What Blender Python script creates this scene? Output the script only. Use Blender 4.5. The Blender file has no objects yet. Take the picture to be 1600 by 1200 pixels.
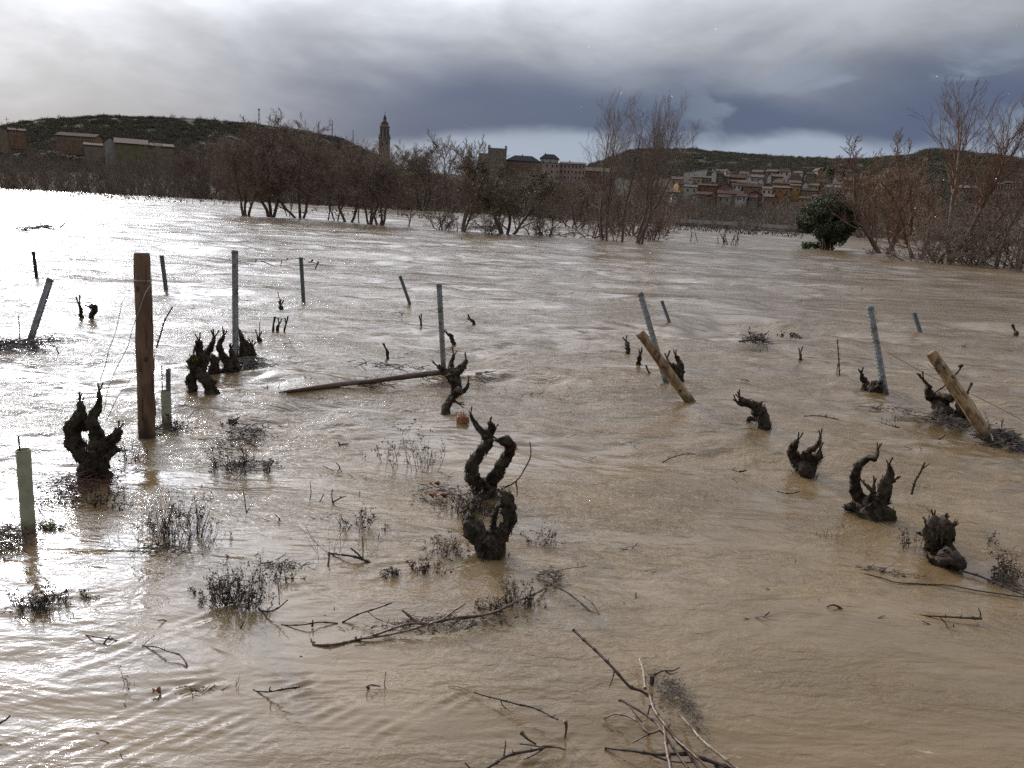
import bpy, math, random
import numpy as np
from mathutils import Vector, Matrix, noise as mnoise

random.seed(7)
rng = np.random.default_rng(7)
sc = bpy.context.scene
col = sc.collection

# ------------------------------------------------------------------ camera
CAM_H = 2.4
FPX = 1200.0                       # focal length in pixels of the 1600 px wide photograph
PITCH, ROLL = math.radians(13.07), math.radians(3.3)
RC = Matrix.Rotation(math.pi / 2 - PITCH, 3, 'X') @ Matrix.Rotation(ROLL, 3, 'Z')
CAM = Vector((0, 0, CAM_H))
cd = bpy.data.cameras.new('camera'); cam = bpy.data.objects.new('camera', cd); col.objects.link(cam)
cam.matrix_world = Matrix.Translation(CAM) @ RC.to_4x4()
cd.sensor_width = 36; cd.lens = 36 * FPX / 1600; cd.clip_start = 0.05; cd.clip_end = 6000
sc.camera = cam

# ------------------------------------------------------------------ sun and view
SUN_AZ, SUN_EL = math.radians(-33.5), math.radians(21)      # azimuth from +Y towards +X
sund = Vector((math.sin(SUN_AZ) * math.cos(SUN_EL), math.cos(SUN_AZ) * math.cos(SUN_EL), math.sin(SUN_EL)))
sl = bpy.data.lights.new('sun', 'SUN'); sl.energy = 2.8; sl.angle = math.radians(1.2); sl.color = (1, .93, .82)
so = bpy.data.objects.new('sun', sl); col.objects.link(so)
so.rotation_euler = (-sund).to_track_quat('-Z', 'Y').to_euler()
sc.view_settings.view_transform = 'Standard'; sc.view_settings.look = 'None'
sc.view_settings.exposure = -0.08; sc.view_settings.gamma = 1; sc.view_settings.use_curve_mapping = False
sc.cycles.use_denoising = False; sc.cycles.use_adaptive_sampling = False
sc.cycles.max_bounces = 6; sc.cycles.transparent_max_bounces = 4

# ------------------------------------------------------------------ node helpers
class NT:
    def __init__(s, tree): s.t = tree
    def new(s, kind, **k):
        n = s.t.nodes.new(kind)
        for a, b in k.items(): setattr(n, a, b)
        return n
    def put(s, sock, v):
        if isinstance(v, bpy.types.NodeSocket): s.t.links.new(v, sock)
        else: sock.default_value = v
    def m(s, op, a, b=None, c=None, clamp=False):
        n = s.new('ShaderNodeMath', operation=op); n.use_clamp = clamp
        s.put(n.inputs[0], a)
        if b is not None: s.put(n.inputs[1], b)
        if c is not None: s.put(n.inputs[2], c)
        return n.outputs[0]
    def step(s, v, a, b, lo=0., hi=1.):
        n = s.new('ShaderNodeMapRange', interpolation_type='SMOOTHSTEP')
        s.put(n.inputs[0], v)
        n.inputs[1].default_value = a; n.inputs[2].default_value = b
        n.inputs[3].default_value = lo; n.inputs[4].default_value = hi
        return n.outputs[0]
    def mix(s, f, a, b):
        n = s.new('ShaderNodeMix', data_type='RGBA')
        s.put(n.inputs[0], f)
        for k, v in ((6, a), (7, b)):
            if isinstance(v, tuple) and len(v) == 3: v = v + (1,)
            s.put(n.inputs[k], v)
        return n.outputs[2]
    def noise(s, vec, scale, detail=3, rough=.5, dist=0., out=0):
        n = s.new('ShaderNodeTexNoise'); s.put(n.inputs['Vector'], vec)
        n.inputs['Scale'].default_value = scale; n.inputs['Detail'].default_value = detail
        n.inputs['Roughness'].default_value = rough; n.inputs['Distortion'].default_value = dist
        return n.outputs[out]
    def mapping(s, vec, scale=(1, 1, 1), rot=(0, 0, 0), loc=(0, 0, 0)):
        n = s.new('ShaderNodeMapping'); s.put(n.inputs[0], vec)
        n.inputs[1].default_value = loc; n.inputs[2].default_value = rot; n.inputs[3].default_value = scale
        return n.outputs[0]

# ------------------------------------------------------------------ world: Nishita sky behind a broken deck of rain cloud
w = bpy.data.worlds.new('World'); sc.world = w; w.use_nodes = True
w.node_tree.nodes.clear(); T = NT(w.node_tree)
tc = T.new('ShaderNodeTexCoord').outputs['Generated']
sep = T.new('ShaderNodeSeparateXYZ'); T.put(sep.inputs[0], tc)
X, Y, Z = sep.outputs
wv = T.new('ShaderNodeSeparateXYZ'); T.put(wv.inputs[0], T.noise(T.mapping(tc, (2.6, 2.6, 7)), 1.0, 5, .5, .3, 1))
w1 = T.m('SUBTRACT', wv.outputs[0], .5); w2 = T.m('SUBTRACT', wv.outputs[1], .5); w3 = wv.outputs[2]
DEG = 180 / math.pi
el = T.m('MULTIPLY', T.m('ARCSINE', Z), DEG)
az = T.m('MULTIPLY', T.m('ARCTAN2', X, Y), DEG)
elw = T.m('ADD', el, T.m('MULTIPLY', w1, 9.0)); azw = T.m('ADD', az, T.m('MULTIPLY', w2, 30.0))
dt = T.new('ShaderNodeVectorMath', operation='DOT_PRODUCT'); T.put(dt.inputs[0], tc); dt.inputs[1].default_value = sund
sa = T.m('MULTIPLY', T.m('ARCCOSINE', T.m('MINIMUM', dt.outputs['Value'], .99999)), DEG)
sa = T.m('ADD', sa, T.m('MULTIPLY', w2, 12.0))
def gauss(v, s): return T.m('EXPONENT', T.m('MULTIPLY', T.m('POWER', T.m('DIVIDE', v, s), 2.0), -1.0))
puffs = T.noise(T.mapping(tc, (5, 5, 13)), 1.0, 6, .55, .2)
lum = T.m('ADD', .27, T.m('MULTIPLY', gauss(sa, 40.), .54))
lum = T.m('ADD', lum, T.m('MULTIPLY', gauss(sa, 7.), 3.5))
lum = T.m('MULTIPLY', lum, T.step(puffs, .3, .7, .80, 1.20))
lum = T.m('MULTIPLY', lum, T.step(elw, 1., 12., .62, 1.))
lum = T.m('MULTIPLY', lum, T.m('ADD', 1.1, T.m('MULTIPLY', T.step(el, 10., 27., 0., 1.), T.m('ADD', 1.55, T.m('MULTIPLY', gauss(sa, 43.), 4.6)))))
cb = T.new('ShaderNodeCombineColor')
T.put(cb.inputs[0], T.m('MULTIPLY', lum, .955)); T.put(cb.inputs[1], lum); T.put(cb.inputs[2], T.m('MULTIPLY', lum, 1.09))
deck = cb.outputs[0]
band = T.m('MULTIPLY', T.step(elw, 2.2, 4.5), T.step(elw, 12.5, 6.5))
band = T.m('MULTIPLY', band, T.step(azw, -32., -7.))
deck = T.mix(T.m('MULTIPLY', band, .92), deck, (.095, .128, .220))
billow = T.noise(T.mapping(tc, (6, 6, 15), loc=(3.1, 1.7, .4)), 1.0, 7, .55, .4)
bill = T.m('MULTIPLY', T.m('MULTIPLY', T.step(billow, .49, .60), T.step(az, 4., 20.)), T.step(el, 15., 9.))
deck = T.mix(T.m('MULTIPLY', bill, .72), deck, (.29, .34, .43))
slit = T.m('MULTIPLY', T.step(T.m('SUBTRACT', elw, T.step(az, 6., 22., 0., 1.9)), 4.6, 3.2), T.step(azw, -16., -6.))
deck = T.mix(T.m('MULTIPLY', slit, .9), deck, (.40, .47, .58))
sky = T.new('ShaderNodeTexSky', sky_type='NISHITA'); sky.sun_disc = False
sky.sun_elevation = SUN_EL; sky.sun_rotation = SUN_AZ; sky.air_density = 1.2; sky.dust_density = 2
vm = T.new('ShaderNodeVectorMath', operation='SCALE'); T.put(vm.inputs[0], deck); vm.inputs['Scale'].default_value = 10
bg = T.new('ShaderNodeBackground'); bg.inputs[1].default_value = 0.1
T.put(bg.inputs[0], T.mix(.03, vm.outputs[0], sky.outputs[0]))
wo = T.new('ShaderNodeOutputWorld'); T.put(wo.inputs[0], bg.outputs[0])

# ------------------------------------------------------------------ photograph pixel -> place
def ray(px, py):
    return (RC @ Vector(((px - 800) / FPX, -(py - 600) / FPX, -1))).normalized()
def G(px, py, z=0.):                      # point of the level z seen at a pixel
    d = ray(px, py); return CAM + d * ((z - CAM_H) / d.z)
def V(base, px, py, back=0.):             # point of the upright plane through base
    h = Vector((base.x, base.y, 0)); L = h.length; n = h / L
    d = ray(px, py); return CAM + d * ((L + back) / d.dot(n))
def hor(px): return 275 + .0575 * px
def azpx(px):
    d = ray(px, hor(px)); return math.atan2(d.x, d.y)
def at(px, py, r):                        # point at horizontal distance r
    d = ray(px, py); h = math.hypot(d.x, d.y); return CAM + d * (r / h)
def mpp(p): return math.hypot(p.x, p.y) / FPX

# ------------------------------------------------------------------ object helpers
def tag(o, label=None, cat=None, group=None, kind=None):
    if label: o['label'] = label
    if cat: o['category'] = cat
    if group: o['group'] = group
    if kind: o['kind'] = kind
    return o
def empty(name, loc=(0, 0, 0), rz=0, label=None, cat=None, group=None):
    o = bpy.data.objects.new(name, None); col.objects.link(o); o.location = loc; o.rotation_euler.z = rz
    o.empty_display_size = .1
    return tag(o, label, cat, group)
def link(name, me, parent=None):
    o = bpy.data.objects.new(name, me); col.objects.link(o)
    if parent: o.parent = parent
    return o
def copy_tree(o, parent=None):
    c = o.copy(); col.objects.link(c)
    if parent: c.parent = parent
    for ch in list(o.children): copy_tree(ch, c)
    return c

class MB:
    """collects vertices and faces (lists or numpy blocks) and links them as one mesh"""
    def __init__(s): s.v = []; s.f = []; s.n = 0; s.mi = []
    def add(s, v, f, mi=0):
        v = np.asarray(v, float).reshape(-1, 3); f = np.asarray(f, int)
        s.v.append(v); s.f.append(f + s.n); s.mi.append(np.full(len(f), mi)); s.n += len(v)
    def box(s, c, size, rz=0, mi=0):
        cx, cy, cz = c; a, b, h = [q / 2 for q in size]
        v = np.array([(x * a, y * b, z * h) for z in (-1, 1) for x, y in ((-1, -1), (1, -1), (1, 1), (-1, 1))])
        ca, sa_ = math.cos(rz), math.sin(rz)
        v = v @ np.array([[ca, sa_, 0], [-sa_, ca, 0], [0, 0, 1]]) + np.array(c)
        s.add(v, [(3, 2, 1, 0), (4, 5, 6, 7), (0, 1, 5, 4), (1, 2, 6, 5), (2, 3, 7, 6), (3, 0, 4, 7)], mi)
    def mesh(s, name, mats, smooth=False):
        me = bpy.data.meshes.new(name)
        V_ = np.concatenate(s.v)
        sizes = np.concatenate([np.full(len(f), f.shape[1]) for f in s.f])
        loops = np.concatenate([f.ravel() for f in s.f])
        me.vertices.add(len(V_)); me.vertices.foreach_set('co', V_.ravel())
        me.loops.add(len(loops)); me.loops.foreach_set('vertex_index', loops)
        me.polygons.add(len(sizes))
        me.polygons.foreach_set('loop_start', np.concatenate([[0], np.cumsum(sizes)[:-1]]))
        me.polygons.foreach_set('loop_total', sizes)
        me.polygons.foreach_set('material_index', np.concatenate(s.mi))
        me.polygons.foreach_set('use_smooth', np.full(len(sizes), smooth))
        for m in (mats if isinstance(mats, (list, tuple)) else [mats]): me.materials.append(m)
        me.update(calc_edges=True)
        return me
    def build(s, name, mats, parent=None, smooth=False):
        return link(name, s.mesh(name, mats, smooth), parent)

def catmull(pts, rad, step):
    """resample a polyline smoothly; returns points and radii"""
    P = [np.array(p, float) for p in pts]
    P = [2 * P[0] - P[1]] + P + [2 * P[-1] - P[-2]]
    R = [rad[0]] + list(rad) + [rad[-1]]
    op, orr = [], []
    for i in range(1, len(P) - 2):
        L = np.linalg.norm(P[i + 1] - P[i]); n = max(2, int(L / step))
        for k in range(n):
            t = k / n; a, b, c, d = P[i - 1], P[i], P[i + 1], P[i + 2]
            op.append(.5 * (2 * b + (c - a) * t + (2 * a - 5 * b + 4 * c - d) * t * t + (3 * b - 3 * c + d - a) * t ** 3))
            orr.append(R[i] + (R[i + 1] - R[i]) * t)
    op.append(P[-2]); orr.append(R[-2])
    return np.array(op), np.array(orr)
def tube(mb, P, R, sides=6, rough=0., seed=0, cap=True, mi=0, fr=9.):
    P = np.asarray(P, float); R = np.asarray(R, float); n = len(P)
    tan = np.gradient(P, axis=0); tan /= np.linalg.norm(tan, axis=1)[:, None] + 1e-9
    up = np.array([0, 0, 1.]) if abs(tan[0][2]) < .9 else np.array([1., 0, 0])
    a = np.cross(tan[0], up); a /= np.linalg.norm(a)
    V_ = []
    for i in range(n):
        a = a - tan[i] * a.dot(tan[i]); a /= np.linalg.norm(a) + 1e-9
        b = np.cross(tan[i], a)
        th = np.arange(sides) * 2 * math.pi / sides
        dirs = np.cos(th)[:, None] * a + np.sin(th)[:, None] * b
        r = np.full(sides, R[i])
        if rough:
            for k in range(sides):
                q = P[i] * fr + dirs[k] * 1.3
                r[k] *= 1 + rough * (mnoise.fractal((q[0] + seed * 7.3, q[1], q[2] + seed * 3.1), 1., 2., 3) * 1.6
                                     + .35 * math.sin(3 * th[k] + seed + 11 * i / n))
        V_.append(P[i] + dirs * r[:, None])
    V_ = np.concatenate(V_)
    i = np.arange(n - 1)[:, None] * sides; k = np.arange(sides)[None, :]; k2 = (k + 1) % sides
    f = np.stack([i + k, i + k2, i + sides + k2, i + sides + k], -1).reshape(-1, 4)
    base = len(V_)
    mb.add(V_, f, mi)
    if cap:
        for e, s_ in ((0, -1), (n - 1, 1)):
            c = P[e] + tan[e] * s_ * R[e] * .35
            ring = V_[e * sides:(e + 1) * sides]
            vv = np.vstack([ring, c]); kk = np.arange(sides)
            ff = np.stack([kk, (kk + 1) % sides, np.full(sides, sides)], -1)
            mb.add(vv, ff if s_ > 0 else ff[:, ::-1], mi)
def segs_mesh(mb, A, B, ra, rb, mi=0):
    """many separate three-sided prisms at once"""
    A, B = np.asarray(A, float), np.asarray(B, float); ra, rb = np.asarray(ra, float), np.asarray(rb, float)
    d = B - A; d /= np.linalg.norm(d, axis=1)[:, None] + 1e-9
    up = np.where(np.abs(d[:, 2:3]) < .9, np.array([[0, 0, 1.]]), np.array([[1., 0, 0]]))
    a = np.cross(d, up); a /= np.linalg.norm(a, axis=1)[:, None]; b = np.cross(d, a)
    vs = []
    for P, r in ((A, ra), (B, rb)):
        for k in range(3):
            t = k * 2 * math.pi / 3
            vs.append(P + (a * math.cos(t) + b * math.sin(t)) * r[:, None])
    Vv = np.stack(vs, 1).reshape(-1, 3); o = np.arange(len(A))[:, None, None] * 6
    f = (o + np.array([[0, 1, 4, 3], [1, 2, 5, 4], [2, 0, 3, 5]])[None]).reshape(-1, 4)
    mb.add(Vv, f, mi)

# ------------------------------------------------------------------ materials
def mat(name, c1, c2=None, scale=4., rough=.85, bump=0., bscale=None, metallic=0., spec=.3, detail=5, stretch=(1, 1, 1), trans=0., c3=None, s3=1., wet=None):
    m = bpy.data.materials.new(name); m.use_nodes = True; t = NT(m.node_tree)
    b = m.node_tree.nodes['Principled BSDF']
    v = t.new('ShaderNodeTexCoord').outputs['Object']
    v = t.mapping(v, stretch)
    c = c1 + (1,)
    if c2:
        c = t.mix(t.step(t.noise(v, scale, detail, .6), .35, .65), c1, c2)
    if c3:
        c = t.mix(t.step(t.noise(v, s3, 4, .6), .52, .66), c, c3)
    if wet:                                    # soaked and silted just above the waterline
        z_ = t.new('ShaderNodeSeparateXYZ'); t.put(z_.inputs[0], v)
        zz = t.m('ADD', z_.outputs[2], t.m('MULTIPLY', t.noise(v, 14., 3), .09))
        c = t.mix(t.step(zz, .04 * stretch[2] + .05, .11 * stretch[2] + .05, .72, 0.), c, wet)
    t.put(b.inputs['Base Color'], c)
    b.inputs['Roughness'].default_value = rough; b.inputs['Metallic'].default_value = metallic
    b.inputs['Specular IOR Level'].default_value = spec
    if bump:
        bn = t.new('ShaderNodeBump'); bn.inputs['Distance'].default_value = bump; bn.inputs['Strength'].default_value = 1
        t.put(bn.inputs['Height'], t.noise(v, bscale or scale * 3, 6, .65)); t.put(b.inputs['Normal'], bn.outputs[0])
    return m
M = {}
M['vine'] = mat('wet_vine_bark', (.013, .009, .006), (.066, .045, .031), 26, .75, .014, 55, spec=.2, c3=(.028, .030, .012), s3=9)
M['cane'] = mat('vine_cane', (.06, .030, .018), (.11, .06, .035), 30, .45, .002, 90, spec=.45)
M['cane_pale'] = mat('peeled_cane', (.27, .205, .13), (.13, .085, .055), 25, .5, .002, 80)
M['cane_dark'] = mat('dark_cane', (.028, .018, .013), (.05, .032, .022), 30, .5, .002, 90)
M['moss'] = mat('yellow_moss', (.17, .13, .025), (.06, .07, .02), 40, .95, .01, 90)
M['weed'] = mat('dead_weed', (.05, .036, .026), (.11, .075, .05), 25, .8)
M['weed_red'] = mat('red_weed', (.085, .038, .028), (.05, .030, .022), 25, .8)
M['weed_dark'] = mat('dark_weed', (.020, .015, .012), (.05, .035, .026), 25, .6)
M['straw'] = mat('straw', (.30, .22, .13), (.16, .10, .06), 25, .8)
M['grass'] = mat('green_grass', (.10, .15, .03), (.06, .09, .02), 25, .7)
M['leaf_orange'] = mat('orange_leaf', (.30, .13, .07), (.20, .085, .05), 25, .6)
M['post'] = mat('treated_pine', (.095, .055, .033), (.165, .10, .062), 7, .75, .008, 26, stretch=(2.2, 2.2, .5), c3=(.045, .028, .020), s3=2.2, wet=(.03, .022, .016))
M['post_tan'] = mat('peeled_pine', (.34, .245, .135), (.20, .125, .065), 6, .65, .006, 30, stretch=(2, 2, .8), c3=(.085, .045, .028), s3=4.5, wet=(.07, .05, .03))
M['post_wet'] = mat('wet_pine', (.040, .022, .015), (.085, .048, .032), 9, .55, .005, 30, stretch=(.6, 2, 2), spec=.5)
M['knot'] = mat('knot', (.07, .035, .02), (.04, .02, .015), 20, .7)
M['steel'] = mat('galvanised_steel', (.30, .325, .335), (.19, .205, .215), 20, .55, .001, 60, metallic=.5, c3=(.16, .12, .085), s3=9, wet=(.08, .065, .05))
M['steel_dark'] = mat('dull_steel', (.10, .11, .12), (.16, .17, .18), 14, .55, .001, 60, metallic=.4)
M['iron'] = mat('dark_iron', (.03, .026, .024), (.06, .045, .035), 30, .6, metallic=.5)
M['wire'] = mat('wire', (.30, .30, .30), None, rough=.4, metallic=.8)
M['tube'] = mat('grow_tube', (.33, .33, .24), (.25, .25, .17), 9, .5, .002, 30, wet=(.12, .10, .06))
M['torn'] = mat('torn_wood', (.36, .15, .065), (.20, .075, .035), 18, .6, .006, 50, stretch=(1, 1, .25))
M['bark'] = mat('tree_bark', (.085, .058, .042), (.14, .10, .075), 3, .9, .03, 8)
M['twig'] = mat('bare_twigs', (.145, .104, .078), (.205, .152, .118), .9, .85)
M['twig_pop'] = mat('poplar_twigs', (.15, .112, .09), (.20, .155, .125), .9, .85)
M['twig_orange'] = mat('orange_twigs', (.15, .088, .058), (.19, .12, .082), .9, .85)
M['thicket'] = mat('thicket_twigs', (.135, .100, .078), (.195, .15, .118), .05, .9)
M['leaf'] = mat('evergreen_leaf', (.030, .045, .018), (.075, .090, .040), .8, .6)
M['ivy'] = mat('ivy_leaf', (.07, .062, .026), (.11, .09, .045), 1.2, .7)
M['birch'] = mat('pale_bark', (.22, .17, .13), (.12, .085, .06), 3, .9, .02, 8)
# ------------------------------------------------------------------ water
def vnoise(x, y, seed):
    xi = np.floor(x).astype(np.int64); yi = np.floor(y).astype(np.int64); fx = x - xi; fy = y - yi
    ux = fx * fx * fx * (fx * (fx * 6 - 15) + 10); uy = fy * fy * fy * (fy * (fy * 6 - 15) + 10)
    def g(i, j, dx, dy):
        h = (i * 374761393 + j * 668265263 + seed * 362437) & 0xffffffff
        h = ((h ^ (h >> 13)) * 1274126177) & 0xffffffff; h = (h ^ (h >> 16)) & 0xffff
        a = h * (2 * math.pi / 65536); return np.cos(a) * dx + np.sin(a) * dy
    n00 = g(xi, yi, fx, fy); n10 = g(xi + 1, yi, fx - 1, fy); n01 = g(xi, yi + 1, fx, fy - 1); n11 = g(xi + 1, yi + 1, fx - 1, fy - 1)
    a = n00 + ux * (n10 - n00); b = n01 + ux * (n11 - n01)
    return a + uy * (b - a)
def sstep(x, a, b): t = np.clip((x - a) / (b - a), 0, 1); return t * t * (3 - 2 * t)

WAKES = [(230, 685, 1.), (368, 558, .5), (693, 572, .5), (1040, 598, .8), (1078, 624, 1.), (1383, 612, .8), (1545, 683, 1.2), (262, 663, .7),
         (312, 616, 1.), (352, 583, .8), (697, 648, .8), (720, 662, .6), (765, 770, 1.2), (765, 866, 1.6), (1188, 662, 1.), (1258, 732, 1.),
         (1358, 808, 1.4), (1485, 888, 1.4), (1470, 645, 1.), (145, 742, 1.2), (480, 1062, .8), (440, 1076, .8), (590, 1072, .8), (875, 1150, .8),
         (725, 1075, .8), (1000, 1085, .8), (330, 1060, .8), (40, 835, .8), (365, 945, 1.)]
def build_water():
    fine = np.arange(-48, 46, .26) * math.pi / 180
    rest = np.concatenate([np.arange(46, 180, 5), np.arange(-180, -48, 5)]) * math.pi / 180
    azs = np.sort(np.concatenate([fine, rest]))
    rs = [.05, .4, .8, 1.2, 1.6, 1.9]
    while rs[-1] < 260: rs.append(rs[-1] * 1.0046)
    rs += [300, 400, 700]
    rs = np.array(rs); A, R = np.meshgrid(azs, rs)
    x = np.sin(A) * R; y = np.cos(A) * R
    sp = R * .0046
    # domain warp, current direction
    wx = x + .5 * vnoise(x / 2.3, y / 2.3, 5) + 2.2 * vnoise(x / 14, y / 14, 6); wy = y + .4 * vnoise(x / 2.1, y / 2.1, 7) + 2 * vnoise(x / 16, y / 12, 8)
    calm = sstep(vnoise(wx / 26, wy / 5.5, 31) + .5 * vnoise(wx / 9, wy / 2.5, 32) + .35 * np.exp(-((wy - 62 + .1 * wx) / 7) ** 2) + .4 * np.exp(-((wy - 27 + .3 * (wx - 18)) / 6) ** 2) * sstep(wx, 6, 14), .14, .40) * sstep(R, 14, 26)
    amp = 1 - .8 * calm
    amp *= .55 + .75 * sstep(vnoise(wx / 6, wy / 3.2, 33), -.45, .45)
    amp *= 1 - .5 * sstep(-x, .2, 1.6) * (1 - sstep(y, 5.2, 7.5))
    near = sstep(R, 3.5, 10.)
    z = np.zeros_like(x)
    for i, (lam, slope, anis) in enumerate([(11, .02, 2.), (5, .045, 1.8), (2.4, .10, 1.5), (1.15, .13, 1.35), (.55, .18, 1.7), (.27, .19, 1.8), (.15, .15, 1.7)]):
        th = .10 + .25 * math.sin(i * 1.7); c, s_ = math.cos(th), math.sin(th)
        u = (wx * c + wy * s_) / lam / anis; v = (-wx * s_ + wy * c) / lam
        n = vnoise(u, v, i) + .45 * vnoise(u * 1.9 + 3.3, v * 1.9, i + 50)
        n = n - .25 * np.abs(n)
        z += n * slope * lam * .55 * sstep(lam / sp, 1.8, 4.) * (.17 + .83 * near)
    z *= amp
    # v-shaped wakes trailing off everything that stands in the current
    wn = np.clip(.5 + 1.6 * vnoise(x / .35, y / .22, 77) + .8 * vnoise(x / .11, y / .11, 78), 0, 1.6)
    for k, (px, py, s_) in enumerate(WAKES):
        p = G(px, py); dx = x - p.x; dy = y - p.y
        msk = (np.abs(dx) < 3.2) & (np.abs(dy) < 2.4)
        f = np.array([-.86, -.5]) if p.y < 4.6 else np.array([-.97, -.24])
        a = dx[msk] * f[0] + dy[msk] * f[1]; b = np.abs(-dx[msk] * f[1] + dy[msk] * f[0])
        q = b - .30 * np.maximum(a, 0); L = .75 * s_
        env = np.where(a > 0, np.exp(-a / L), np.exp(-(a / (.06 * s_)) ** 2))
        lam = np.maximum(.10 * max(.8, s_), sp[msk] * 3.4); near_w = 1
        z[msk] += near_w * .048 * lam * s_ ** .5 * env * wn[msk] * np.exp(-(q / (.10 * s_ + lam * .5)) ** 2) * np.cos(2 * math.pi * q / lam)
    fade = sstep(R, .5, 2.) * (1 - sstep(R, 230, 280)); inaz = sstep(A, -.86, -.82) * (1 - sstep(A, .78, .8))
    z *= fade * inaz
    Vv = np.stack([x, y, z], -1).reshape(-1, 3)
    nr, na = A.shape; i = np.arange(nr - 1)[:, None] * na; k = np.arange(na)[None]; k2 = (k + 1) % na
    f = np.stack([i + k, i + na + k, i + na + k2, i + k2], -1).reshape(-1, 4)
    mb = MB(); mb.add(Vv, f)
    m = bpy.data.materials.new('muddy_flood_water'); m.use_nodes = True; t = NT(m.node_tree)
    b = m.node_tree.nodes['Principled BSDF']
    co = t.new('ShaderNodeTexCoord').outputs['Object']
    silt = t.noise(t.mapping(co, (.5, 1.1, 1), (0, 0, .15)), .8, 6, .62, 1.2)
    silt2 = t.noise(t.mapping(co, (.12, .5, 1)), 1., 5, .6, .8)
    c = t.mix(t.step(silt, .35, .68), (.120, .081, .041), (.160, .108, .055))
    c = t.mix(t.m('MULTIPLY', t.step(silt2, .5, .7), .85), c, (.135, .082, .039))
    fo = t.noise(t.mapping(co, (1, 3.2, 1), (0, 0, .2)), 3.1, 8, .72, 1.5)
    foam = t.m('MULTIPLY', t.step(fo, .62, .72), .45)
    c = t.mix(foam, c, (.42, .36, .28))
    t.put(b.inputs['Base Color'], c)
    b.inputs['IOR'].default_value = 1.33; ps = t.new('ShaderNodeSeparateXYZ'); t.put(ps.inputs[0], co)          # the open current beyond the vines is choppier
    t.put(b.inputs['Roughness'], t.m('SUBTRACT', t.step(ps.outputs[1], 4., 70., .05, .17), t.m('MULTIPLY', t.step(silt2, .5, .75), .05)))
    h1 = t.noise(t.mapping(co, (.62, 1.15, 1), (0, 0, .18)), 9., 4, .6, .6)
    h2 = t.noise(t.mapping(co, (.7, 1.2, 1), (0, 0, -.2)), 30., 3, .55, .4)
    h3 = t.noise(t.mapping(co, (.4, 1.2, 1), (0, 0, .1)), 1.6, 4, .6, .5)
    patch = t.step(t.noise(t.mapping(co, (.28, .75, 1)), 1., 4, .6, .6), .36, .64, .22, 1.35)
    patch = t.m('MULTIPLY', patch, t.step(silt2, .52, .7, 1., .3))
    h = t.m('ADD', t.m('MULTIPLY', h1, .032), t.m('MULTIPLY', h2, .0090))
    patch = t.m('MULTIPLY', patch, t.step(ps.outputs[1], 3.4, 6.5, .38, 1.))
    slick = t.m('MULTIPLY', t.step(ps.outputs[0], -.1, -1.3), t.step(ps.outputs[1], 8., 5.))
    patch = t.m('MULTIPLY', patch, t.m('SUBTRACT', 1., t.m('MULTIPLY', slick, .5)))
    h = t.m('ADD', t.m('MULTIPLY', h, patch), t.m('MULTIPLY', h3, .03))
    bn = t.new('ShaderNodeBump'); bn.inputs['Distance'].default_value = 1.; bn.inputs['Strength'].default_value = 1.
    t.put(bn.inputs['Height'], h); t.put(b.inputs['Normal'], bn.outputs[0])
    o = mb.build('water', m, smooth=True); o['kind'] = 'structure'
build_water()

# ------------------------------------------------------------------ terrain beyond the flood
TPX = [-700, 0, 45, 90, 170, 260, 340, 400, 470, 530, 575, 640, 760, 900, 980, 1060, 1130, 1200, 1330, 1370, 1430, 1480, 1540, 1600, 2300]
TY1 = [262, 262, 262, 262, 266, 268, 270, 275, 280, 290, 300, 305, 305, 312, 322, 330, 331, 332, 332, 330, 323, 324, 326, 328, 345]
TYM = [236, 236, 226, 222, 217, 222, 226, 231, 240, 250, 264, 286, 288, 296, 318, 322, 323, 324, 324, 298, 268, 270, 276, 282, 310]
TY2 = [196, 197, 189, 184, 179, 183, 187, 192, 203, 214, 236, 270, 272, 276, 282, 284, 285, 287, 289, 262, 230, 235, 241, 250, 290]
TY3 = [215, 215, 210, 205, 200, 205, 210, 214, 222, 232, 252, 270, 272, 262, 232, 230, 237, 242, 247, 243, 240, 246, 252, 260, 300]
RS_ = [190, 205, 300, 400, 480, 760, 1100]
def terrain_h(A, R):
    pa = np.array([azpx(p) for p in TPX])
    cols = [np.full(len(TPX), -.6), np.full(len(TPX), 1.1)]
    for ty, r in ((TY1, 300), (TYM, 400), (TY2, 480), (TY3, 760)):
        cols.append(np.array([at(p, q, r).z - 1.2 for p, q in zip(TPX, ty)]))
    cols.append(cols[-1] * .55)
    Zc = np.stack([np.interp(A, pa, c) for c in cols])
    out = np.zeros_like(A)
    for k in range(len(RS_) - 1):
        t = np.clip((R - RS_[k]) / (RS_[k + 1] - RS_[k]), 0, 1)
        seg = (R >= RS_[k]) & (R <= RS_[k + 1] + 1e-6)
        out = np.where(seg, Zc[k] + (Zc[k + 1] - Zc[k]) * t, out)
    out = np.where(R < 190, -.6 - (190 - R) * .12, out)
    return np.where(R > 1100, Zc[-1] * np.clip(1 - (R - 1100) / 900, 0, 1), out)
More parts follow.
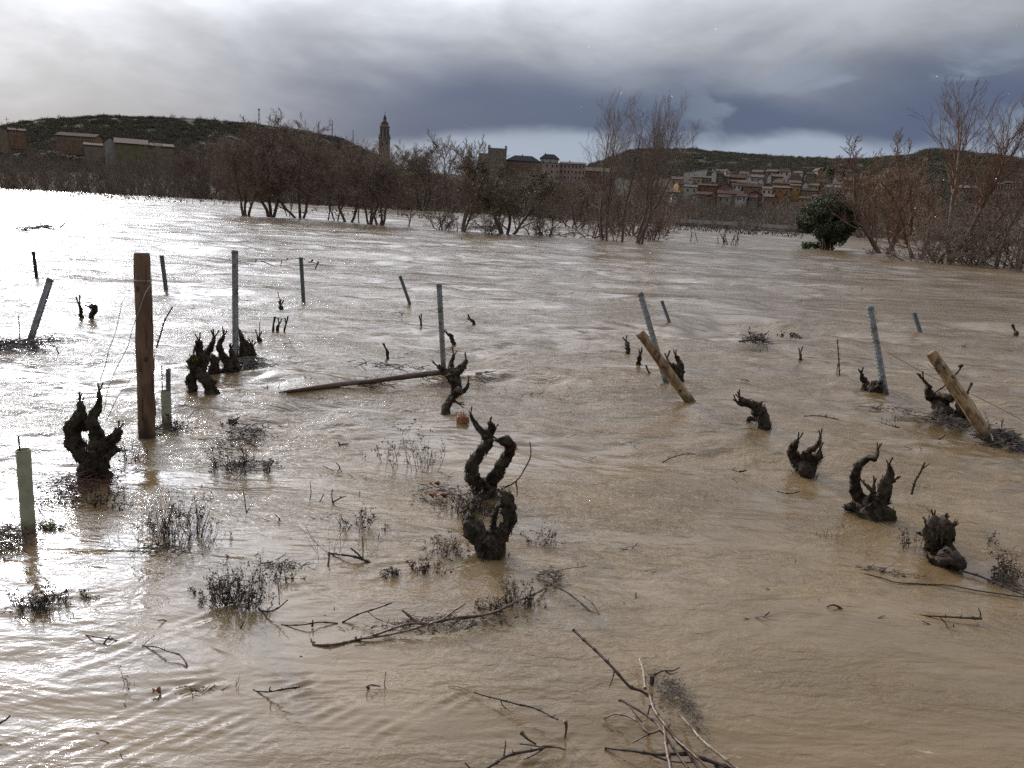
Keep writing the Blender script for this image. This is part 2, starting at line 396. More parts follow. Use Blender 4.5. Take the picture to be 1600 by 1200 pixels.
def build_terrain():
    azs = np.radians(np.arange(-75, 75, .3)); rs = np.concatenate([np.arange(150, 215, 4), np.arange(215, 800, 7), np.arange(800, 2000, 60)])
    A, R = np.meshgrid(azs, rs); x = np.sin(A) * R; y = np.cos(A) * R
    z = terrain_h(A, R)
    z += sstep(R, 200, 330) * (1.6 * vnoise(x / 40, y / 40, 61) + .7 * vnoise(x / 13, y / 13, 62) + .5 * vnoise(x / 5, y / 5, 63))
    te = (z / 3.2) % 1.0                                   # terraced slopes
    z += sstep(R, 480, 540) * (-.9 * (te - .5))
    nr, na = A.shape; i = np.arange(nr - 1)[:, None] * na; k = np.arange(na - 1)[None]
    f = np.stack([i + k, i + na + k, i + na + k + 1, i + k + 1], -1).reshape(-1, 4)
    mb = MB(); mb.add(np.stack([x, y, z], -1).reshape(-1, 3), f)
    m = bpy.data.materials.new('winter_hillside'); m.use_nodes = True; t = NT(m.node_tree)
    b = m.node_tree.nodes['Principled BSDF']; b.inputs['Roughness'].default_value = 1; b.inputs['Specular IOR Level'].default_value = .1
    co = t.new('ShaderNodeTexCoord').outputs['Object']
    c = t.mix(t.step(t.noise(co, .02, 6, .6), .35, .65), (.046, .042, .028), (.060, .050, .036))
    c = t.mix(t.step(t.noise(t.mapping(co, (1, 1, 6)), .045, 6, .7), .52, .6), c, (.024, .026, .016))
    c = t.mix(t.step(t.noise(t.mapping(co, (.4, 1, 3)), .05, 5, .65, 1.), .58, .66), c, (.058, .042, .031))
    c = t.mix(t.step(t.noise(co, .35, 4, .7), .55, .63), c, (.020, .021, .013))
    s = t.new('ShaderNodeSeparateXYZ'); t.put(s.inputs[0], co)
    t.put(b.inputs['Base Color'], t.mix(t.step(s.outputs[0], 150, 230, 0, .55), c, (.085, .048, .028)))
    mb.build('terrain', m, smooth=True)['kind'] = 'structure'
build_terrain()
def hz_at(x, y):
    A = np.array([math.atan2(x, y)]); return float(terrain_h(A, np.array([math.hypot(x, y)]))[0])

# bed of the flooded field under the water, and the bank the camera stands behind
mb = MB(); mb.add([(-2500, -1500, -1.5), (2500, -1500, -1.5), (2500, 2500, -1.5), (-2500, 2500, -1.5)], [(0, 1, 2, 3)])
mb.build('ground', mat('field_bed', (.12, .09, .06), (.08, .06, .04), .3, 1))['kind'] = 'structure'

# ------------------------------------------------------------------ bare trees
def grow(seed, stems, height, spread, levels=(9, 7, 6), upr=.5, fork=.15, r0=.16, twig=.011, wob=.12, steps=7, low=.12, ext=1., shr=.55):
    """returns trunk polylines and arrays of twig segments"""
    R_ = random.Random(seed); trunks = []; A, B, ra, rb = [], [], [], []
    def vrand(): return Vector((R_.gauss(0, 1), R_.gauss(0, 1), R_.gauss(0, 1)))
    def branch(p, d, L, r, lev, maxlev):
        n = steps if lev < 2 else 4
        pts = [p.copy()]; rad = [r]
        for k in range(n):
            d = (d + vrand() * wob + Vector((0, 0, upr * (.09 if lev else .05)))).normalized()
            p = p + d * (L / n); pts.append(p.copy()); rad.append(max(twig * .6, r * (1 - (k + 1) / n * (.82 if lev else .72))))
        if lev <= 0: trunks.append((pts, rad))
        else:
            for k in range(n): A.append(pts[k]); B.append(pts[k + 1]); ra.append(rad[k]); rb.append(rad[k + 1])
        if lev >= maxlev: return
        cnt = levels[lev]
        for q in range(cnt):
            t = low + (1 - low) * (q + R_.random()) / cnt if lev == 0 else .15 + .85 * (q + R_.random()) / cnt
            t = min(t, .99); i = int(t * n); u = t * n - i
            bp = pts[i].lerp(pts[i + 1], u); bd = (pts[i + 1] - pts[i]).normalized()
            side = vrand(); side -= bd * side.dot(bd); side.normalize()
            ang = R_.uniform(.45, .95) * spread
            nd = (bd * math.cos(ang) + side * math.sin(ang) + Vector((0, 0, upr * .35))).normalized()
            sh = (1 - t * shr) if lev == 0 else (1 - t * .45)
            ll = L * R_.uniform(.38, .62) * sh * (1.05 if lev == 0 else .85) * ext
            branch(bp, nd, ll, max(twig, rad[i] * R_.uniform(.42, .6)), lev + 1, maxlev)
    for (dx, dy, lx, ly, hk) in stems:
        branch(Vector((dx, dy, -.5)), Vector((lx, ly, 1)).normalized(), height * hk, r0 * (.6 + .4 * hk), 0, len(levels))
    return trunks, A, B, ra, rb
def tree_meshes(name, seed, stems, height, spread, barkm, twigm, leaf=None, **k):
    tr, A, B, ra, rb = grow(seed, stems, height, spread, **k)
    m1 = MB()
    for j, (p, r) in enumerate(tr):
        P, R = catmull(p, r, height / 40); tube(m1, P, R, 8, .10, seed + j, fr=1.2)
    m2 = MB(); segs_mesh(m2, A, B, ra, rb)
    ms = [('trunk', m1.mesh(name + '_trunk', barkm, True)), ('crown', m2.mesh(name + '_crown', twigm))]
    if leaf:
        n, size, lm = leaf; R_ = np.random.default_rng(seed)
        Bn = np.array([tuple(b) for b in B]); Bn = Bn[Bn[:, 2] > height * .22]
        c = Bn[R_.integers(0, len(Bn), n)] + R_.normal(0, size * 1.2, (n, 3))
        m3 = MB(); leaves(m3, c, size, R_); ms.append(('foliage', m3.mesh(name + '_leaf', lm)))
    return ms
def leaves(mb, c, size, R_):
    n = len(c); a = R_.normal(size=(n, 3)); a /= np.linalg.norm(a, axis=1)[:, None]
    b = np.cross(a, R_.normal(size=(n, 3))); b /= np.linalg.norm(b, axis=1)[:, None]; u = np.cross(a, b)
    s = size * R_.uniform(.5, 1.1, (n, 1))
    V_ = np.stack([c - a * s, c + b * s * .45 + u * s * .12, c + a * s, c - b * s * .45 + u * s * .12], 1).reshape(-1, 3)
    f = (np.arange(n)[:, None, None] * 4 + np.array([[0, 1, 2], [0, 2, 3]])[None]).reshape(-1, 3)
    mb.add(V_, f)
def put_tree(name, ms, px, py, top, label, cat='tree', group=None, rz=0., ref=10., r=None):
    b = G(px, py) if r is None else at(px, py, r)
    h = V(b, px, top).z - b.z
    e = empty(name, b, rz, label, cat, group); e.scale = (h / ref,) * 3
    for nm, me in ms: link(nm, me, e)
    return e
P2 = math.pi * 2
wil = [tree_meshes('willow%d' % k, 100 + k, st, 8.2, 1.15, M['bark'], M['twig'], levels=(15, 10, 8), upr=.45, r0=.17, twig=.025, wob=.15, low=.22, ext=1.22)
       for k, st in enumerate([
           [(0, 0, -.35, .1, 1), (.15, 0, .05, -.1, 1.1), (.3, 0, .45, .1, .95)],
           [(0, 0, .05, 0, 1.15), (.1, .1, .5, .2, .9), (-.2, 0, -.7, 0, .8)],
           [(0, 0, -.5, 0, .95), (.2, 0, -.2, .2, 1.), (.4, 0, .3, -.2, 1.)],
           [(0, 0, .3, 0, 1.05), (-.3, .2, -.25, .2, 1.)]])]
slim = [tree_meshes('slim%d' % k, 130 + k, st, 9., .8, M['bark'], M['twig'], levels=(12, 8, 7), upr=.6, r0=.11, twig=.023, wob=.13, ext=1.2)
        for k, st in enumerate([[(0, 0, -.15, 0, 1), (.25, 0, .25, .1, .85)], [(0, 0, .2, .1, 1)]])]
pop = [tree_meshes('poplar%d' % k, 150 + k, st, 9.6, 1.0, M['bark'], M['twig_pop'], levels=(15, 9, 7), upr=.5, r0=.12, twig=.0085, wob=.07, steps=9, low=.34, shr=.45, ext=1.1)
       for k, st in enumerate([[(0, 0, -.34, 0, 1.)], [(0, 0, -.06, 0, 1.05)], [(0, 0, .08, 0, 1.1), (.3, .1, .26, 0, .95)]])]
bush = [tree_meshes('bush%d' % k, 170 + k, [(R.uniform(-.8, .8), R.uniform(-.5, .5), R.uniform(-1., 1.), R.uniform(-.8, .8), R.uniform(.6, 1)) for _ in range(8)],
                    5., 1.0, M['bark'], M['twig'], levels=(7, 6, 6), upr=.5, r0=.06, twig=.019, wob=.2, low=.05)
        for k, R in ((0, random.Random(1)), (1, random.Random(2)))]
ivyt = tree_meshes('ivy', 190, [(0, 0, -.8, 0, .9), (.1, 0, -.25, .1, 1), (.3, 0, .3, -.1, 1.), (.4, 0, .85, 0, .9)], 8., 1.2, M['bark'], M['twig'],
                   leaf=(9000, .13, M['ivy']), levels=(12, 8, 7), upr=.4, r0=.17, twig=.018, wob=.16, low=.1)
big = tree_meshes('big', 200, [(0, 0, -.14, 0, 1.05), (.1, 0, .04, 0, .95)], 9.5, .85, M['birch'], M['twig_orange'], levels=(24, 9, 7), upr=.6, r0=.16, twig=.0095, wob=.07, steps=10, low=.42, shr=.3, ext=.9)
orng = [tree_meshes('orange%d' % k, 210 + k, st, 8., 1.15, M['bark'], M['twig_orange'], levels=(13, 9, 7), upr=.55, r0=.17, twig=.018, wob=.15)
        for k, st in enumerate([[(0, 0, -.3, 0, 1), (.1, 0, .3, .1, 1)], [(0, 0, -.6, .2, 1.1), (.3, 0, .2, .2, .8)]])]
def zmax(ms): return max(max(v.co.z for v in me.vertices) for _, me in ms)
_zc = {}
def T_(ms, px, py, top, label, cat='tree', group=None, rz=0., r=None, name='bare_tree', sx=1.):
    k = ms[0][1].name
    if k not in _zc:
        _zc[k] = 0
        for _, me in ms:
            co = np.empty(len(me.vertices) * 3); me.vertices.foreach_get('co', co); _zc[k] = max(_zc[k], np.percentile(co[2::3], 98.))
    e = put_tree(name, ms, px, py, top, label, cat, group, rz, _zc[k], r)
    e.scale.x *= sx; return e
FG = 'bare trees standing in the flood'
T_(wil[2], 382, 337, 212, 'bare tree with several dark stems leaning left, first of the drowned row', group=FG)
T_(wil[0], 420, 338, 190, 'broad bare brown tree with forked trunk, tallest at left of the drowned row', group=FG, sx=1.15)
T_(slim[0], 449, 338, 262, 'low thin sapling between the broad forked tree and the thick trunked tree', group=FG, name='sapling')
T_(wil[1], 469, 341, 197, 'bare tree with one thick upright trunk right of the broad forked tree', group=FG, rz=.4)
T_(slim[1], 512, 343, 215, 'slender bare tree with dark stems in the middle of the drowned row', group=FG)
T_(slim[0], 527, 345, 225, 'slender tree with a single lean right of the middle of the drowned row', group=FG, rz=2.5)
T_(wil[3], 546, 347, 222, 'bare tree with a slightly leaning trunk left of the church tower', group=FG, rz=.3)
T_(slim[1], 562, 348, 240, 'thin bare tree just left of the low forked tree below the tower', group=FG, rz=1.2)
T_(wil[0], 580, 350, 234, 'bare spreading tree directly below the church tower', group=FG, rz=2.9)
T_(wil[2], 596, 352, 236, 'bare tree right below the church tower with wide fan of branches', group=FG, rz=3.3)
T_(slim[1], 638, 354, 290, 'small bent bare tree leaning right over the bright water', group=FG, name='sapling', rz=.1, sx=1.8)
T_(wil[1], 724, 361, 225, 'bare grey brown tree with one dark trunk left of the ivy covered tree', group=FG, rz=1.9)
T_(ivyt, 786, 365, 250, 'broad bushy tree covered in olive brown ivy, branches trailing in the water', group=FG, name='ivy_tree', sx=1.05)
T_(bush[0], 700, 360, 318, 'tangled bare bush at water level left of the ivy covered tree', 'bush', name='bare_bush', sx=1.5)
T_(bush[1], 842, 368, 312, 'tangled bare bush trailing in the water right of the ivy covered tree', 'bush', name='bare_bush', sx=1.3)
T_(bush[0], 760, 366, 322, 'dark low bush under the left side of the ivy covered tree', 'bush', name='bare_bush', rz=2, sx=1.3)
PG = 'poplars in the middle of the flood'
T_(pop[0], 944, 375, 160, 'bare poplar leaning left, leftmost of the poplar clump', group=PG, name='poplar')
T_(pop[1], 948, 376, 152, 'upright bare poplar second in the clump with straight dark trunk', group=PG, name='poplar', sx=.9)
T_(pop[1], 972, 378, 156, 'slim bare poplar in the centre of the clump', group=PG, name='poplar', rz=.5, sx=1.1)
T_(slim[0], 960, 377, 300, 'small forked sapling between the poplar trunks', group=PG, name='sapling')
T_(pop[2], 994, 380, 147, 'tallest bare poplar leaning right, right end of the clump', group=PG, name='poplar', sx=.75)
T_(pop[2], 997, 381, 188, 'bare poplar leaning strongly right out of the clump', group=PG, name='poplar', sx=1.2)
for i, (x, y, t, rz, s_) in enumerate([(905, 356, 285, .5, 1.2), (930, 372, 300, 1.5, 1.1), (1010, 375, 300, 2.2, .9), (1040, 362, 305, 3., 1.0), (985, 368, 280, 4., 1.)]):
    T_(bush[i % 2], x, y, t, ['bare brown bush between the ivy tree and the poplars', 'scrubby bush around the foot of the leftmost poplar',
       'thin scrub at the foot of the right leaning poplars', 'low bare scrub at water level right of the poplar clump', 'bare scrub behind the centre of the poplar clump'][i], 'bush', name='bare_bush', rz=rz, sx=s_)
RG = 'bare trees at the right edge of the flood'
T_(orng[0], 1380, 397, 212, 'orange brown bare tree with a thick short trunk right of the evergreen', group=RG, sx=1.25)
T_(orng[1], 1432, 404, 260, 'bare tree with a thin trunk leaning left in front of the brown hill', group=RG, sx=.9)
T_(big, 1482, 410, 128, 'tallest bare tree at the right with pale forked trunk against the sky', group=RG, sx=1.1)
T_(big, 1592, 420, 160, 'bare tall tree cut by the right edge, tips still reddish', group=RG, rz=2.2)
T_(pop[1], 1556, 417, 190, 'thin bare tree between the tallest tree and the right edge', group=RG, sx=.7, rz=1.)
for i, (x, y, t, rz) in enumerate([(1345, 372, 285, 0), (1410, 380, 300, 2), (1455, 411, 335, 3), (1500, 411, 330, 1), (1535, 414, 325, 4), (1575, 418, 335, 5), (1612, 424, 330, 2.5)]):
    T_(orng[i % 2] if i in (0, 1) else bush[i % 2], x, y, t, ['reddish bare shrub just right of the evergreen', 'bare orange shrub behind the leaning trunk', 'dense brown bush at the left foot of the tallest tree',
       'dense brown bush at the right foot of the tallest tree', 'brown bush below the thin bare tree at the right', 'bush of brown twigs near the right edge', 'bush cut off by the right edge'][i], 'bush', name='bare_bush', rz=rz, sx=1.4)
BG = 'bare trees on the far bank'
names = ['greyish bare tree at the left end of the far bank', 'bare tree beside the yellow warehouse on the far bank', 'bare round tree behind the first drowned trees', 'bare tree rising behind the gap in the drowned row',
         'bare tree behind the left side of the church tower', 'pale bare tree right of the church tower', 'light twigged tree right of the church behind the small bent tree', 'tall feathery bare tree left of the grey tower block',
         'bare tree behind the trunk left of the ivy tree', 'bare tree in front of the dark roofed building', 'bare tree in front of the pale flats', 'bare brown tree just left of the poplars on the far bank',
         'bare tree behind the poplar clump on the far bank', 'bare tree right of the poplars on the far bank', 'rust brown tree behind the evergreen', 'bare tree on the far bank left of the tallest right tree',
         'bare tree on the far bank right of the tallest right tree']
for i, (x, t, r) in enumerate([(300, 232, 185), (248, 222, 215), (335, 212, 180), (500, 212, 165), (570, 240, 175), (622, 232, 165), (660, 226, 170), (703, 212, 168),
                               (748, 240, 172), (815, 262, 165), (868, 280, 165), (905, 285, 165), (1000, 275, 165), (1070, 300, 172), (1350, 240, 150), (1430, 260, 150), (1530, 262, 150)]):
    m_ = (wil + slim)[(i * 5) % 6] if i < 14 else orng[i % 2]
    if r > 190: e = T_(m_, x, hor(x) + CAM_H * 1200 / r - 8, t, names[i], group=BG, rz=i * 1.3, r=r)
    else: e = T_(m_, x, hor(x) + CAM_H * 1200 / r, t, names[i], group=BG, rz=i * 1.3)
    e.scale.x *= 1.25; e.scale.y *= 1.25
SG = 'small trees on the hill skyline'
for i, (x, y, t, nm) in enumerate([(95, 185, 175, 'lone umbrella shaped tree on the ridge of the left hill'), (268, 184, 173, 'largest of the small trees on the left ridge'), (285, 185, 176, 'small tree second in the row on the left ridge'),
        (312, 187, 176, 'small tree third in the row on the left ridge'), (322, 188, 179, 'low round tree between two others on the left ridge'), (338, 189, 178, 'last small tree in the row on the left ridge'),
        (1088, 237, 224, 'small tree beside the mast on the terraced ridge'), (1203, 245, 238, 'tiny tree on the terraced ridge left of two others'), (1222, 246, 238, 'tiny wide tree in the middle of the terraced ridge'),
        (1280, 249, 240, 'small tree on the terraced ridge above the dark grove'), (1290, 249, 241, 'small tree right beside the one above the dark grove'), (1312, 248, 240, 'small tree on the ridge left of the brown hill'),
        (450, 205, 188, 'bare tree on the falling ridge right of the tall mast'), (1470, 240, 228, 'small tree on top of the brown hill')]):
    r = 480 if x < 700 or x > 1400 else 758
    p = at(x, y, r); p.z = hz_at(p.x, p.y) - .3
    ms = bush[i % 2]
    zt = V(p, x, t).z; e = empty('hill_tree', p, i, nm, 'tree', SG)
    h = max(2.5, zt - p.z); e.scale = (h / 5.5 * 1.2,) * 2 + (h / 5.5,)
    for n_, me in ms: link(n_, me, e)

# evergreen standing in the water
def evergreen():
    b = G(1290, 390); e = empty('evergreen_tree', b, 0, 'dense dark green round evergreen tree standing in the flood water', 'tree')
    R_ = random.Random(4); tm = MB()
    for k in range(7):
        a = R_.uniform(-1.2, 1.2); P, R = catmull([(.2 + .15 * k - .5, R_.uniform(-.2, .2), -.5), (a * .6, R_.uniform(-.4, .4), 1.2), (a * 1.5, R_.uniform(-.9, .9), 3.)], [.13, .09, .04], .2)
        tube(tm, P, R, 7, .1, k)
    tm.build('trunk', M['bark'], e, True)
    r2 = np.random.default_rng(3); C_ = []
    for k in range(230):
        u = r2.normal(size=3); u /= np.linalg.norm(u); rr = r2.uniform(.55, 1.) ** .6
        x, y, z = u[0] * 2.65 * rr - .1, u[1] * 2.4 * rr, 2.75 + u[2] * 2.25 * rr
        if z < 1.5: x = .55 + x * (.62 if x < 0 else .75); 
        if z < .12: z = .15 + r2.uniform(0, .6)
        C_.append((x, y, z))
    C_ = np.array(C_); pts = []
    for c in C_:
        n = r2.integers(100, 180); q = r2.normal(size=(n, 3)); q /= np.linalg.norm(q, axis=1)[:, None]
        pts.append(c + q * r2.uniform(.25, .62) * np.array([1, 1, .8]) * r2.uniform(.6, 1, (n, 1)))
    pts = np.concatenate(pts); pts = pts[pts[:, 2] > .02]
    lm = MB(); leaves(lm, pts, .12, r2); lm.build('crown', M['leaf'], e)
evergreen()

# thicket along the far bank: one mass nobody could count
def scatter(name, src, pts, scl, rot):
    """one object whose points carry copies of the source shrubs (the sources live outside the scene)"""
    c = bpy.data.collections.new(name + '_source')
    for k, me in enumerate(src): c.objects.link(bpy.data.objects.new('%s_shrub' % name, me))
    me = bpy.data.meshes.new(name); me.from_pydata([tuple(p) for p in pts], [], [])
    for nm, vals in (('scl', scl), ('rot', rot)):
        a = me.attributes.new(nm, 'FLOAT', 'POINT'); a.data.foreach_set('value', np.array(vals, np.float32))
    o = link(name, me); g = bpy.data.node_groups.new(name, 'GeometryNodeTree')
    g.interface.new_socket('Geometry', in_out='INPUT', socket_type='NodeSocketGeometry'); g.interface.new_socket('Geometry', in_out='OUTPUT', socket_type='NodeSocketGeometry')
    N = g.nodes; L = g.links.new
    gi, go, io, ci = N.new('NodeGroupInput'), N.new('NodeGroupOutput'), N.new('GeometryNodeInstanceOnPoints'), N.new('GeometryNodeCollectionInfo')
    ci.inputs['Collection'].default_value = c; ci.inputs['Separate Children'].default_value = True; io.inputs['Pick Instance'].default_value = True
    s_, r_ = N.new('GeometryNodeInputNamedAttribute'), N.new('GeometryNodeInputNamedAttribute')
    for n_, k in ((s_, 'scl'), (r_, 'rot')): n_.data_type = 'FLOAT'; n_.inputs[0].default_value = k
    xyz = N.new('ShaderNodeCombineXYZ'); L(r_.outputs[0], xyz.inputs[2]); L(gi.outputs[0], io.inputs['Points']); L(ci.outputs[0], io.inputs['Instance'])
    L(xyz.outputs[0], io.inputs['Rotation']); L(s_.outputs[0], io.inputs['Scale']); L(io.outputs[0], go.inputs[0])
    o.modifiers.new('scatter', 'NODES').node_group = g
    return o
def thicket():
    src = []
    for s in range(4):
        R_ = random.Random(300 + s)
        st = [(R_.uniform(-1.8, 1.8), R_.uniform(-1.2, 1.2), R_.uniform(-.45, .45), R_.uniform(-.4, .4), R_.uniform(.6, 1)) for _ in range(8)]
        _, A, B, ra, rb = grow(300 + s, st, 5.2, .95, levels=(6, 5, 4), upr=.6, r0=.05, twig=.03, wob=.18, steps=4, low=.05)
        for p, r in grow(300 + s, st, 5.2, .9, levels=(), upr=.6, r0=.06, wob=.18, steps=4)[0]:
            for k in range(len(p) - 1): A.append(p[k]); B.append(p[k + 1]); ra.append(r[k]); rb.append(r[k + 1])
        mb = MB(); segs_mesh(mb, [tuple(a) for a in A], [tuple(b) for b in B], ra, rb); src.append(mb.mesh('thicket_shrub', M['thicket']))
    R_ = random.Random(9); P, S, Q = [], [], []
    t0, t1 = azpx(330), azpx(960)
    for r, stp, hs in ((189.5, 2.6, .85), (196, 3.0, .95), (207, 3.4, 1.), (220, 4.0, 1.05), (238, 4.5, 1.1), (260, 5.5, 1.15), (290, 6, 1.2), (325, 7, 1.1), (365, 8, .9)):
        a = -.74
        while a < .74:
            a += stp / r * R_.uniform(.7, 1.3); rr = r + R_.uniform(-4, 4); x, y = math.sin(a) * rr, math.cos(a) * rr
            P.append((x, y, hz_at(x, y) - .3)); Q.append(R_.uniform(0, 6.28))
            tall = 1.5 if t0 < a < t1 and r > 195 else (1.1 if a < t0 else .98)
            S.append(hs * R_.uniform(.7, 1.25) * tall)
    tag(scatter('thicket', src, P, S, Q), 'brown leafless thicket running along the far bank of the flood', 'scrub', kind='stuff')
thicket()
def hill_scrub():
    r2 = np.random.default_rng(12); src = []; m = mat('hill_scrub', (.070, .064, .044), (.105, .087, .062), .02, 1.)
    for k in range(4):
        q = r2.normal(size=(260, 3)) * np.array([.95, .95, .5]); q[:, 2] = np.abs(q[:, 2]); mb = MB(); leaves(mb, q, .30, r2); src.append(mb.mesh('scrub_tuft', m))
    P, S, Q = [], [], []
    for a0, a1, r0, r1, n in ((-.74, -.11, 305, 500, 7000), (.43, .76, 270, 500, 6000), (-.12, .45, 300, 400, 1500), (.0, .45, 500, 780, 5000)):
        a = r2.uniform(a0, a1, n); r = r2.uniform(r0, r1, n); s = r2.uniform(.5, 1.5, n) * np.where(r > 500, 1.1, .9)
        x, y = np.sin(a) * r, np.cos(a) * r
        keep = vnoise(x / 30, y / 12, 90) + .5 * vnoise(x / 9, y / 9, 91) + r2.normal(0, .25, n) > -.45
        for xx, yy, ss in zip(x[keep], y[keep], s[keep]): P.append((xx, yy, hz_at(xx, yy))); S.append(ss); Q.append(r2.uniform(0, 6.28))
    tag(scatter('hill_scrub', src, P, S, Q), 'low brown and dark green scrub dotted over the hillsides', 'scrub', kind='stuff')
hill_scrub()
def flooded_rows():
    r2 = np.random.default_rng(5); A, B = [], []
    for px0, px1, n, ra_, rb_ in ((0, 370, 420, 125, 186), (1030, 1260, 520, 125, 184), (860, 940, 60, 130, 180), (480, 720, 120, 95, 130)):
        for _ in range(n):
            p = at(r2.uniform(px0, px1), 300, ra_ + (rb_ - ra_) * r2.random() ** .6)
            row = 4.5; y = round(p.y / row) * row
            b = Vector((p.x, y + r2.normal() * .15, -.05)); h = r2.uniform(.15, .5)
            for q in range(2):
                A.append(b); B.append(b + Vector((r2.normal() * .14, r2.normal() * .1, h * r2.uniform(.6, 1))))
    mb = MB(); segs_mesh(mb, [tuple(a) for a in A], [tuple(a) for a in B], [.07] * len(A), [.04] * len(A))
    o = mb.build('flooded_vine_rows', M['vine']); tag(o, 'rows of tiny drowned vine stubs in the far flooded field', 'vines', kind='stuff')
flooded_rows()
# pale kerb of the road on the far bank
def kerb():
    mb = MB(); prev = None
    e = empty('low_wall', at(1140, 350, 187.5), 0, 'long low pale wall along the road at the far right shoreline', 'wall')
    for k, x in enumerate(range(1010, 1345, 18)):
        p = at(x, hor(x), 187.5); q = at(x + 18, hor(x + 18), 187.5); c = (p + q) / 2 - e.location
        m1 = MB(); m1.box((c.x, c.y, .1), ((q - p).length - .06, .35, .75 + .03 * (k % 2)), math.atan2(q.y - p.y, q.x - p.x)); m1.build('wall_segment', M['concrete'], e)
M['concrete'] = mat('pale_concrete', (.34, .31, .28), (.25, .23, .21), .6, .9)
kerb()

# ------------------------------------------------------------------ town
def flat(n, c): M[n] = mat(n, c, tuple(v * .7 for v in c), .7, 1., spec=.05)
for n, c in dict(cream=(.32, .28, .22), white=(.46, .44, .41), tan=(.21, .16, .11), ochre=(.34, .21, .10), brick=(.17, .085, .06), pink=(.34, .24, .20), grey=(.34, .32, .30),
                 yellow=(.17, .145, .09), stone=(.20, .165, .13), orange=(.30, .15, .08), brown=(.20, .13, .09)).items(): flat(n, c)
for n, c in dict(roof_red=(.10, .065, .05), roof_tan=(.145, .108, .083), roof_dark=(.075, .055, .05), roof_grey=(.14, .13, .12), roof_pink=(.14, .105, .09), slate=(.05, .055, .06)).items():
    M[n] = mat(n, c, tuple(v * .6 for v in c), 1.2, 1., .05, 4, spec=.03)
M['pane'] = mat('window_pane', (.02, .022, .026), None, rough=.15, spec=.5)
M['frame'] = mat('window_frame', (.38, .33, .28), None, rough=.8)
_wm = {}
def window(e, x, z, y, w=.9, h=1.3):
    k = (round(w, 2), round(h, 2))
    if k not in _wm:
        m = MB(); m.box((0, -.03, 0), (w, .06, h), 0, 0)
        for s in (-1, 1): m.box((s * (w / 2 + .06), -.05, 0), (.12, .1, h + .24), 0, 1)
        for s in (-1, 1): m.box((0, -.06, s * (h / 2 + .06)), (w, .12, .12), 0, 1)
        _wm[k] = m.mesh('window', [M['pane'], M['frame']])
    o = link('window', _wm[k], e); o.location = (x, y, z); return o
